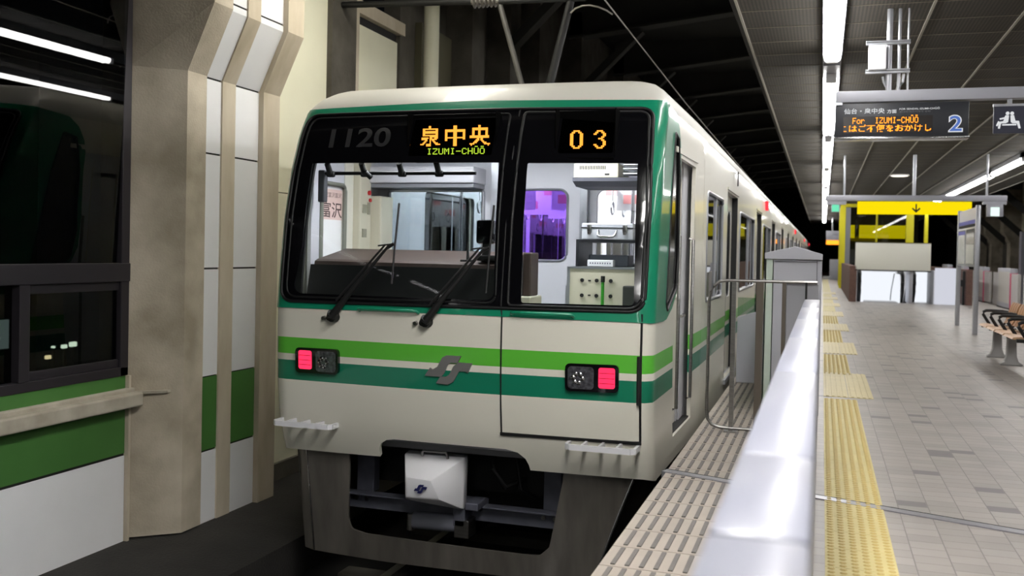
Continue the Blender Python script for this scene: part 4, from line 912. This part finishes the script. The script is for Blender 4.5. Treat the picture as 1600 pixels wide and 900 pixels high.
m = MB(); m.box((-.44, 8.56, .02), (-.402, 10.6, 1.31)); m.build('inner_face', mat('housing_green_grey', (176, 188, 180), .3, coat=.4), gh)
ep = thing('end_panel', (-.72, 10.4, 0), 'low grey panel with sloping top between the train door and the gabled housing', 'panel')
m = MB(); m.prism([(-.84, 0), (-.50, 0), (-.50, .80), (-.84, .69)], XZ(10.4), 0, .05); m.build('sheet', cab_grey, ep, bevel=.004)
m = MB(); m.prism([(-.84, .70), (-.50, .81), (-.50, .90), (-.84, .90)], XZ(10.41), 0, .01); m.build('glass_strip', green_gl, ep)
# further screen doors along this side
def screen_door(x, y0, y1, face, label, grp, h=1.13, edge=pinkm):
    t = thing('platform_gate', (x, (y0+y1)/2, 0), label, 'gate', grp)
    m = MB(); m.bbox((x-.09, y0, .03), (x+.09, y1, h), .015); m.build('gate_housing', cab_grey, t, 40)
    m = MB(); s = -1 if face < 0 else 1; m.box((x+s*.09-.004, y0+.12, .16), (x+s*.09+.004, y1-.12, h-.10)); m.build('gate_face', mat('gate_face', (196, 192, 186), .45, noise=.04), t)
    m = MB(); m.box((x-.094, y0-.02, .03), (x+.094, y0+.04, h-.13)); m.build('gate_edge', edge, t)
    m = MB(); m.box((x-.07, y1, .05), (x+.0, y1+.9, h-.14)); m.build('gate_leaf', mat('gate_leaf', (188, 184, 182), .4), t); m = MB(); m.box((x-.074, y0-1.0, .05), (x+.0, y0-.02, h-.14)); m.build('gate_leaf', mat('gate_leaf', (188, 184, 182), .4), t)
    m = MB(); m.box((x-.1, y0, 0), (x+.1, y1, .03)); m.build('gate_base', dark_m, t)
    return t
lab = ['nearest pink-edged grey platform gate at the right picture edge', 'pink-edged grey platform gate just right of the white sign pillar', 'pink-edged grey platform gate behind the information board post', 'grey platform gate mostly hidden behind the information board', 'grey platform gate beyond the escalator piers']
for k, lb in enumerate(lab): screen_door(5.0, 24.6+4.6*k-.0, 24.6+4.6*k+2.0, -1, lb, 'platform gates on the far side')
lab = ['grey platform gate hidden behind the gabled housing', 'grey platform gate beside the train further down']
for k, lb in enumerate(lab): screen_door(-.2, 12.6+4.76*k, 14.9+4.76*k, 1, lb, 'platform gates beside the train', 1.2, cab_grey)
# departure board hanging from a beam
hb = thing('sign_beam', (1.9, 9.95, 2.9), 'grey hanging beam carrying the departure board, on pipes from the ceiling', 'beam')
m = MB(); m.bbox((.085, 9.9, 2.855), (4.1, 10.02, 2.962), .006); m.build('beam', alum_p, hb, 40)
m = MB()
for x, r in ((.565, .028), (.655, .016), (.735, .01)): m.tube([(x, 9.96, 2.96), (x, 9.96, 3.75)], r, 10)
m.build('hanger_pipe', alum, hb, 60)
m = MB()
for z in (3.40, 3.125): m.box((.35, 9.90, z), (.75, 9.93, z+.022)); m.box((.35, 9.90, z+.026), (.75, 9.93, z+.042))
m.build('clamp_rail', alum, hb, bevel=.003)
m = MB(); m.tube([(.545, 9.95, 3.0), (.52, 9.95, 3.05), (.51, 9.95, 3.10)], .012, 8); m.tube([(.66, 9.95, 2.98), (.69, 9.95, 3.04), (.70, 9.95, 3.12)], .012, 8); m.build('brace', alum, hb, 60)
bx = tag(MB().bbox((.375, 9.86, 3.155), (.535, 9.98, 3.395), .008).build('junction_box', white_pl), 'small white box clamped to the pipes above the departure board', 'box')
bs = thing('departure_board', (.68, 9.95, 2.66), 'black departure board with orange scrolling text and a large blue number 2', 'sign')
m = MB(); m.bbox((.085, 9.9, 2.515), (1.275, 10.05, 2.838), .006); m.build('board_case', sign_b, bs, 40)
m = MB(); m.bbox((.075, 9.885, 2.488), (1.28, 10.06, 2.516), .005); m.build('bottom_rail', steel_b, bs, 40)
m = MB(); m.bbox((.085, 9.89, 2.825), (.15, 9.91, 2.85), .003); m.build('top_clip', alum, bs)
m = MB(); m.box((.16, 9.896, 2.555), (.962, 9.9005, 2.712)); m.build('display_window', mat('display_black', (30, 24, 22), .3), bs)
XB = XZ(9.894)
pxl = .0062
m = dots(MB(), 'For', .245, 2.643, .355, 2.718, XB); dots(m, 'IZUMI-CHuq', .45, 2.643, .835, 2.718, XB)
led(m, 'こはご不便をおかけしま', .135, 2.562, 1.035, 2.633, pxl, XB, bold=.012, clip=(.163, .958)); o = m.build('display_text', led_o, bs); o['label'] = 'orange lamp text'
wt = emit('sign_white', (236, 238, 240), .85)
m = text(MB(), '仙台・泉中央', .165, 2.738, .535, 2.792, XB, bold=.02); text(m, '方面', .555, 2.738, .64, 2.776, XB, bold=.02); text(m, 'FOR SENDAI, IZUMI-CHŪŌ', .665, 2.766, 1.02, 2.790, XB, bold=.01); m.build('board_lettering', wt, bs)
m = text(MB(), '센다이·이즈미추오 방면', .665, 2.742, .94, 2.758, XB); m.build('board_lettering_small', mat('lettering_grey', (120, 122, 126), .5), bs)
m = text(MB(), '2', 1.098, 2.548, 1.225, 2.712, XZ(9.896), bold=.045); m.build('track_number_outline', wt, bs)
m = text(MB(), '2', 1.108, 2.558, 1.215, 2.702, XB, bold=.01); m.build('track_number', emit('sign_blue', (98, 132, 214), .75), bs)
ps = thing('seat_sign', (1.62, 9.95, 2.66), 'dark square sign with a white pictogram of two seated people hanging beside the departure board', 'sign')
m = MB(); m.bbox((1.485, 9.91, 2.53), (1.755, 9.94, 2.80), .004); m.build('plate', mat('plate_navy', (44, 46, 62), .4), ps)
m = MB(); m.box((1.48, 9.905, 2.782), (1.755, 9.945, 2.805)); m.box((1.60, 9.92, 2.8), (1.64, 9.93, 2.86)); m.build('top_rail', alum, ps)
PX = lambda px, py: (1.487+(px-1350)/240*.26, 2.80-(py-125)/240*.27)
m = MB(); XP_ = XZ(9.9065)
def pic(pts): m.prism([PX(*p) for p in pts], XP_, 0, .003)
for cx, cy in ((1456, 200), (1491, 201)): pic([(cx+15*math.cos(q), cy+15*math.sin(q)) for q in np.linspace(0, 2*PI, 15)[:-1]])
pic([(1440, 216), (1468, 218), (1462, 272), (1444, 282), (1408, 282), (1400, 325), (1384, 324), (1390, 268), (1424, 264), (1430, 246), (1398, 252), (1394, 240), (1432, 232)])
pic([(1478, 218), (1506, 216), (1518, 262), (1546, 264), (1560, 325), (1543, 326), (1530, 284), (1494, 282), (1482, 270)])
pic([(1384, 262), (1368, 300), (1380, 306), (1396, 268)])
pic([(1416, 288), (1526, 288), (1526, 300), (1416, 300)])
m.build('pictogram', wt, ps)
# second hanging beam with the yellow sign and two exit lamps
b2 = thing('sign_beam', (2, 24, 2.7), 'grey hanging beam farther down the platform carrying the yellow arrow sign', 'beam')
MB().bbox((.035, 23.95, 2.68), (3.92, 24.1, 2.81), .01).build('beam', alum_p, b2, 40)
m = MB()
for x, r in ((.45, .025), (1.98, .04), (3.51, .025)): m.tube([(x, 24.02, 2.8), (x, 24.02, 3.75)], r, 10)
m.build('hanger_pipe', alum, b2, 60)
m = MB(); m.box((.06, 23.97, 2.59), (.50, 24.08, 2.68)); m.box((3.42, 23.97, 2.61), (3.91, 24.08, 2.68)); m.build('bracket', alum_p, b2)
ys_ = thing('exit_direction_sign', (1.97, 24, 2.52), 'long backlit yellow sign with a black downward arrow above the escalators', 'sign')
MB().bbox((.755, 23.96, 2.37), (3.2, 24.1, 2.665), .01).build('light_box', yel_e, ys_, 40)
m = MB(); m.box((2.015, 23.952, 2.44), (2.045, 23.958, 2.61)); m.prism([(2.03, 2.405), (2.125, 2.50), (2.10, 2.525), (2.03, 2.455), (1.96, 2.525), (1.935, 2.50)], XZ(23.952), 0, .006); m.build('arrow', black_m, ys_)
for x0, x1, z0, z1, mt, lb, ho in ((.185, .345, 2.42, 2.585, green_e, 'small green exit lamp at the train end of the yellow sign beam', .02), (3.59, 3.77, 2.345, 2.545, white_e, 'small white lit exit lamp at the far end of the yellow sign beam', .08)):
    t = thing('exit_lamp', ((x0+x1)/2, 24, z0), lb, 'sign'); MB().bbox((x0-ho, 23.98, z0-.01), (x1+ho, 24.08, 2.62), .008).build('lamp_case', alum_p, t, 40); MB().box((x0, 23.972, z0), (x1, 23.98, z1)).build('lit_face', mt, t)
# information board on two posts
ib = thing('information_board', (2.65, 20.2, 0), 'free-standing information board on two grey posts with a white header and blue stripe', 'sign')
for y in (19.0, 21.4): m = MB(); m.bbox((2.61, y, 0), (2.69, y+.09, 2.34), .01); m.build('post', alum, ib, 40)
MB().box((2.635, 19.09, 2.02), (2.665, 21.4, 2.31)).build('header', mat('header_white', (206, 206, 214), .4), ib)
MB().box((2.630, 19.09, 2.02), (2.636, 21.4, 2.09)).build('header_stripe', mat('stripe_blue', (70, 74, 178), .4), ib)
MB().box((2.63, 19.09, 1.97), (2.67, 21.4, 2.015)).build('header_ledge', dark_m, ib)
MB().bbox((2.62, 19.09, 1.22), (2.68, 21.4, 1.96), .01).build('panel_case', alum, ib, 40)
MB().box((2.612, 20.35, 1.27), (2.622, 21.3, 1.92)).build('poster', mat('poster_pale', (196, 200, 206), .25, coat=.6, noise=.2, nscale=6), ib); MB().box((2.612, 19.2, 1.27), (2.622, 20.2, 1.92)).build('poster', mat('poster_dim', (150, 152, 150), .15, coat=.8, noise=.3, nscale=4), ib)
MB().box((2.610, 20.35, 1.83), (2.613, 21.3, 1.90)).build('poster_heading', mat('stripe_blue', (70, 74, 178), .4), ib)
# bench
bn = thing('bench', (2.4, 14, 0), 'row of wooden seats with black curved armrests on cast grey legs', 'bench')
def seat(y):
    m = MB(); P = [(2.08, .425), (2.10, .445), (2.18, .452), (2.29, .435), (2.37, .425), (2.41, .43), (2.41, .41), (2.29, .41), (2.18, .425), (2.10, .415)]
    for k in range(4): m.prism(P, lambda u, v, d: (u+.07, d, v), y+.03+.145*k, y+.03+.145*k+.132)
    m.build('seat', wood_l, bn, 40)
    m = MB(); Q = [(2.40, .47), (2.43, .52), (2.455, .62), (2.48, .71), (2.51, .765), (2.53, .76), (2.50, .70), (2.475, .61), (2.45, .51), (2.42, .46)]
    for k in range(4): m.prism(Q, lambda u, v, d: (u+.07, d, v), y+.03+.145*k, y+.03+.145*k+.125)
    m.build('backrest', wood, bn, 40)
for k in range(4): seat(14.80-.65*k-.3)
for k in range(5):
    y = 15.12-.65*k
    m = MB(); m.tube([(2.29, y, .44), (2.24, y, .52), (2.205, y, .58), (2.21, y, .61), (2.245, y, .63), (2.31, y, .632), (2.45, y, .628), (2.53, y, .615)], .021, 8); m.build('armrest', black_m, bn, 60)
for y in (14.78, 13.73):
    m = MB()
    P = [(2.14, 0), (2.41, 0), (2.41, .02), (2.36, .05), (2.335, .12), (2.325, .38), (2.225, .38), (2.215, .12), (2.19, .05), (2.14, .02)]
    m.prism(P, lambda u, v, d: (u+.07, d, v), y-.05, y+.05); m.build('leg', castm, bn, bevel=.012)
m = MB(); m.bbox((2.28, 12.5, .375), (2.42, 15.15, .425), .01)
for k in range(5): m.box((2.19, 15.09-.65*k, .39), (2.52, 15.14-.65*k, .43)); m.prism([(2.38, .40), (2.45, .48), (2.48, .62), (2.46, .62), (2.42, .48), (2.38, .43)], lambda u, v, d: (u+.07, d, v), 15.09-.65*k, 15.13-.65*k)
m.build('seat_frame', black_m, bn)
# escalators: piers, wells, balustrades, board above
S1('wall_well_left', brickm, (.80, 31, 0), (1.0, 44, 1.09)); S1('wall_well_right', brickm, (4.05, 31, 0), (4.22, 44, 1.05))
wl = mat('well_white', (236, 238, 244), .4)
S1('wall_well_back', wl, (1.0, 36, -3.5), (4.05, 36.1, .95)); S1('floor_well', wl, (1.0, 31.2, -3.6), (4.05, 44, -3.5)); S1('wall_well_side', wl, (1.0, 31.2, -3.5), (1.03, 36, 1.0))
ec = thing('escalator', (1.65, 32, 0), 'escalator opening with white glowing side panels between a brown pier and a grey pier', 'escalator')
def handrail(mb, x, y0): mb.tube([(x, y0+.5, .0), (x, y0+.12, .35), (x, y0, .6), (x, y0+.06, .84), (x, y0+.3, .93), (x, y0+1.5, .93), (x, y0+6, -1.6)], .055, 10)
for nm in (1.10, 2.32): m = MB(); handrail(m, nm, 31.13); m.build('handrail', black_m, ec, 60)
esc_p = emit('escalator_glow', (244, 248, 255), 1.0)  # panels emit on their own, standing in for the lit well
for x0, x1 in ((1.16, 1.22), (2.2, 2.26)):
    m = MB(); m.prism([(31.15, 0), (31.15, .55), (31.4, .86), (32.5, .86), (37, -1.7), (37, -2.6), (32.5, 0)], lambda u, v, d: (d, u, v), x0, x1); m.build('balustrade', esc_p, ec)
m = MB()
for k in range(20): m.box((1.22, 32.2+.3*k, -.2*k-.2), (2.2, 32.5+.3*k, -.2*k-.02))
m.build('steps', grey_pl, ec)
m = MB(); m.box((1.22, 31.1, -.01), (2.2, 32.2, .012)); m.build('landing_plate', steel, ec)
MB().box((1.18, 33.0, -.3), (2.24, 33.06, .91)).build('well_glow_sheet', esc_p, ec)
MB().bbox((2.50, 31.06, 0), (2.60, 32.4, 1.06), .01).build('pier', cab_grey, ec, 40)
m = MB(); m.tube([(2.20, 32.92, .86), (2.12, 32.95, .3), (2.10, 32.95, 0)], .018, 6); m.build('panel_edge', grey_pl, ec, 60)
e2 = thing('escalator', (2.85, 32, 0), 'second escalator opening, glowing white, right of the grey pier', 'escalator')
MB().box((2.62, 32.0, -.3), (3.08, 32.06, .94)).build('well_glow_sheet', esc_p, e2); m = MB(); handrail(m, 2.66, 31.3); m.build('handrail', black_m, e2, 60)
m = MB(); m.box((2.62, 31.1, -.01), (3.1, 32.0, .012)); m.build('landing_plate', steel, e2)
MB().bbox((3.09, 31.06, 0), (3.17, 32.2, 1.0), .01).build('pier', grey_pl, e2, 40)
wp = thing('white_panel', (3.5, 31, 0), 'tall evenly glowing white panel right of the escalators, beside a brown pier', 'panel')
m = MB(); m.bbox((3.2, 31.0, 0), (3.86, 31.1, 1.085), .006); m.build('sheet', emit('glowing_sheet', (232, 234, 246), .78), wp, 40); m = MB(); m.box((3.98, 31.2, 0), (4.03, 31.3, 1.0)); m.box((3.9, 31.15, .55), (4.03, 31.2, .75)); m.build('fittings', black_m, wp)  # sheet glows evenly from its own material
cb = thing('blank_board', (2, 31.02, .96), 'large blank cream board above the escalator openings', 'board')
MB().bbox((.952, 31.0, .985), (3.07, 31.04, 1.81), .008).build('board', board_c, cb, 40); MB().box((.94, 31.0, .955), (3.085, 31.045, .987)).build('dark_rail', dark_m, cb); MB().box((.948, 30.99, 1.80), (3.075, 31.05, 1.822)).build('top_trim', mat('trim_olive', (92, 92, 66), .5), cb)
# lift with yellow frame
lf = thing('glass_lift', (2.4, 45.5, 0), 'glass lift shaft with a bright yellow frame behind the escalators', 'lift')
for x0, x1 in ((.70, .92), (3.36, 3.66), (4.08, 4.22)): MB().box((x0, 44.02, 0), (x1, 44.25, 3.66)).build('frame_post', yel_p, lf)
MB().box((2.15, 44.02, 1.0), (2.22, 44.1, 3.55)).build('frame_post', yel_p, lf)
MB().box((.70, 44.0, 3.52), (4.22, 44.27, 3.66)).build('frame_head', yel_p, lf)
MB().box((.72, 48, 0), (.92, 48.2, 3.66)).build('frame_post', yel_p, lf)
MB().box((.92, 44.1, .3), (4.08, 44.13, 3.52)).build('lift_glass', glass('lift_glass', (206, 212, 210), 1.5), lf); MB().box((.74, 44.25, .3), (.77, 48, 3.52)).build('lift_glass', night_gl, lf)
MB().box((.92, 44.04, .2), (1.12, 44.08, 3.5)).build('glass_mullion', grey_pl, lf)
MB().box((.9, 48.2, 0), (4.2, 48.4, 3.7)).build('back_wall', mat('lift_back', (40, 38, 36), .7), lf)
t = thing('yellow_sign', (2, 47.4, 2.4), 'yellow backlit sign seen through the glass of the lift', 'sign')
MB().box((1.6, 47.4, 2.25), (3.6, 47.6, 2.85)).build('light_box', yel_e, t); MB().box((1.0, 47.4, 2.25), (1.4, 47.6, 2.85)).build('light_box', yel_e, t)
t = thing('platform_board', (.6, 62, 2.4), 'far departure board glowing orange past the lift', 'sign')
MB().box((.18, 62, 2.35), (1.1, 62.2, 2.95)).build('beam', alum_p, t); MB().box((.2, 61.97, 2.1), (1.1, 62.1, 2.36)).build('display', led_o, t); m = MB(); m.tube([(.55, 62.1, 2.9), (.55, 62.1, 3.75)], .05, 8); m.build('hanger_pipe', alum, t, 60)
t = thing('grey_cabinet', (.6, 60, 0), 'grey cabinet at the far end of the platform under the orange board', 'cabinet')
MB().bbox((.42, 60, 0), (1.15, 60.6, 1.2), .02).build('cabinet_body', cab_grey, t, 40); MB().box((.05, 59.8, .06), (.55, 59.9, .2)).build('rail', alum, t)
t = thing('signal_lamp', (-.2, 85, 0), 'tiny red signal lamp in the dark beyond the platform end', 'lamp'); MB().tube([(-.2, 85, 1.0), (-.2, 84.9, 1.0)], .12, 12).build('lens', red_s, t); MB().tube([(-.2, 85.05, 0), (-.2, 85.05, 1.2)], .05, 8).build('post', black_m, t)
# white sign pillar beyond the far gates
t = thing('sign_pillar', (9.2, 51, -1.25), 'white leaning sign pillar standing beyond the pink-edged gates', 'sign')
m = MB(); m.prism([(9.0, -1.25), (9.5, -1.25), (9.5, 2.3), (9.3, 2.6), (9.0, 2.75)], XZ(51), 0, .5); m.build('pillar_body', mat('pillar_white', (190, 188, 204), .5), t)
MB().box((9.5, 51.02, -1.25), (9.56, 51.45, 2.3)).build('pillar_edge', mat('pillar_edge', (150, 130, 110), .5), t)
# overhead line equipment on the left
t = thing('insulator_bracket', (-3.9, 9.3, 3.7), 'ribbed insulator on a dark cross arm above the train roof', 'insulator')
m = MB(); m.tube([(-4.98, 9.3, 3.95), (-3.5, 9.3, 3.9)], .035, 8); m.tube([(-3.2, 9.3, 3.88), (-2.3, 9.3, 3.86)], .03, 8); m.build('cross_arm', black_m, t, 60)
m = MB(); m.tube([(-3.5, 9.3, 3.9), (-3.2, 9.3, 3.88)], .035, 10)
for k in range(6): m.tube([(-3.47+.045*k, 9.3, 3.9), (-3.455+.045*k, 9.3, 3.9)], [.075, .06], 14)
m.build('insulator', mat('porcelain', (96, 92, 86), .3), t, 60)
m = MB(); m.tube([(-3.2, 9.32, 3.86), (-2.86, 9.32, 2.75)], .028, 10); m.build('strut', mat('strut_grey', (80, 78, 74), .5), t, 60)
m = MB(); m.tube([(-2.45, 9.32, 3.86), (-2.72, 9.32, 2.75)], .04, 10); m.build('dark_strut', black_m, t, 60)
tag(MB().tube([(-2.0, 3, 3.80), (-2.0, 8.85, 3.711), (-2.0, 14.4, 3.6), (-2.0, 60, 3.3)], .008, 6).build('contact_wire', mat('wire_grey', (150, 146, 140), .4), None, 60), 'long thin overhead wire running above the train', 'wire')
tag(MB().tube([(-2.42, 9.2, 3.70), (-2.36, 9.15, 3.725), (-2.28, 9.1, 3.735), (-2.2, 9.08, 3.73), (-2.12, 9.1, 3.715), (-2.05, 9.15, 3.69), (-2.0, 9.2, 3.66)], .008, 6).build('wire_loop', mat('wire_grey', (150, 146, 140), .4), None, 60), 'short curved jumper wire joining the overhead wire', 'wire')
# night lamps and a lit window outside the left window
warm = emit('night_lamp_warm', (255, 226, 160), 6); cool = emit('night_lamp_cool', (244, 255, 214), 6)
for y, z, rr, mt, lb in ((20.97, -1.86, .08, warm, 'lowest warm street lamp seen through the dark window'), (21.55, -1.62, .08, cool, 'white street lamp left of the brightest one outside the window'), (21.88, -1.60, .11, cool, 'brightest white street lamp outside the dark window'), (21.15, -1.58, .04, cool, 'faintest small street lamp outside the dark window')):
    t = thing('street_lamp', (-20, y, -5.5), lb, 'lamp', 'street lamps outside the window')
    MB().tube([(-20, y, -5.5), (-20, y, z)], .04, 6).build('pole', black_m, t); MB().bbox((-20.05, y-rr, z-.02), (-19.95, y+rr, z+rr), .02).build('lamp_head', mt, t)
MB().box((-21.99, 19.0, -1.74), (-21.95, 21.55, -.92)).build('lit_window', emit('night_window', (196, 214, 196), .8), nb)
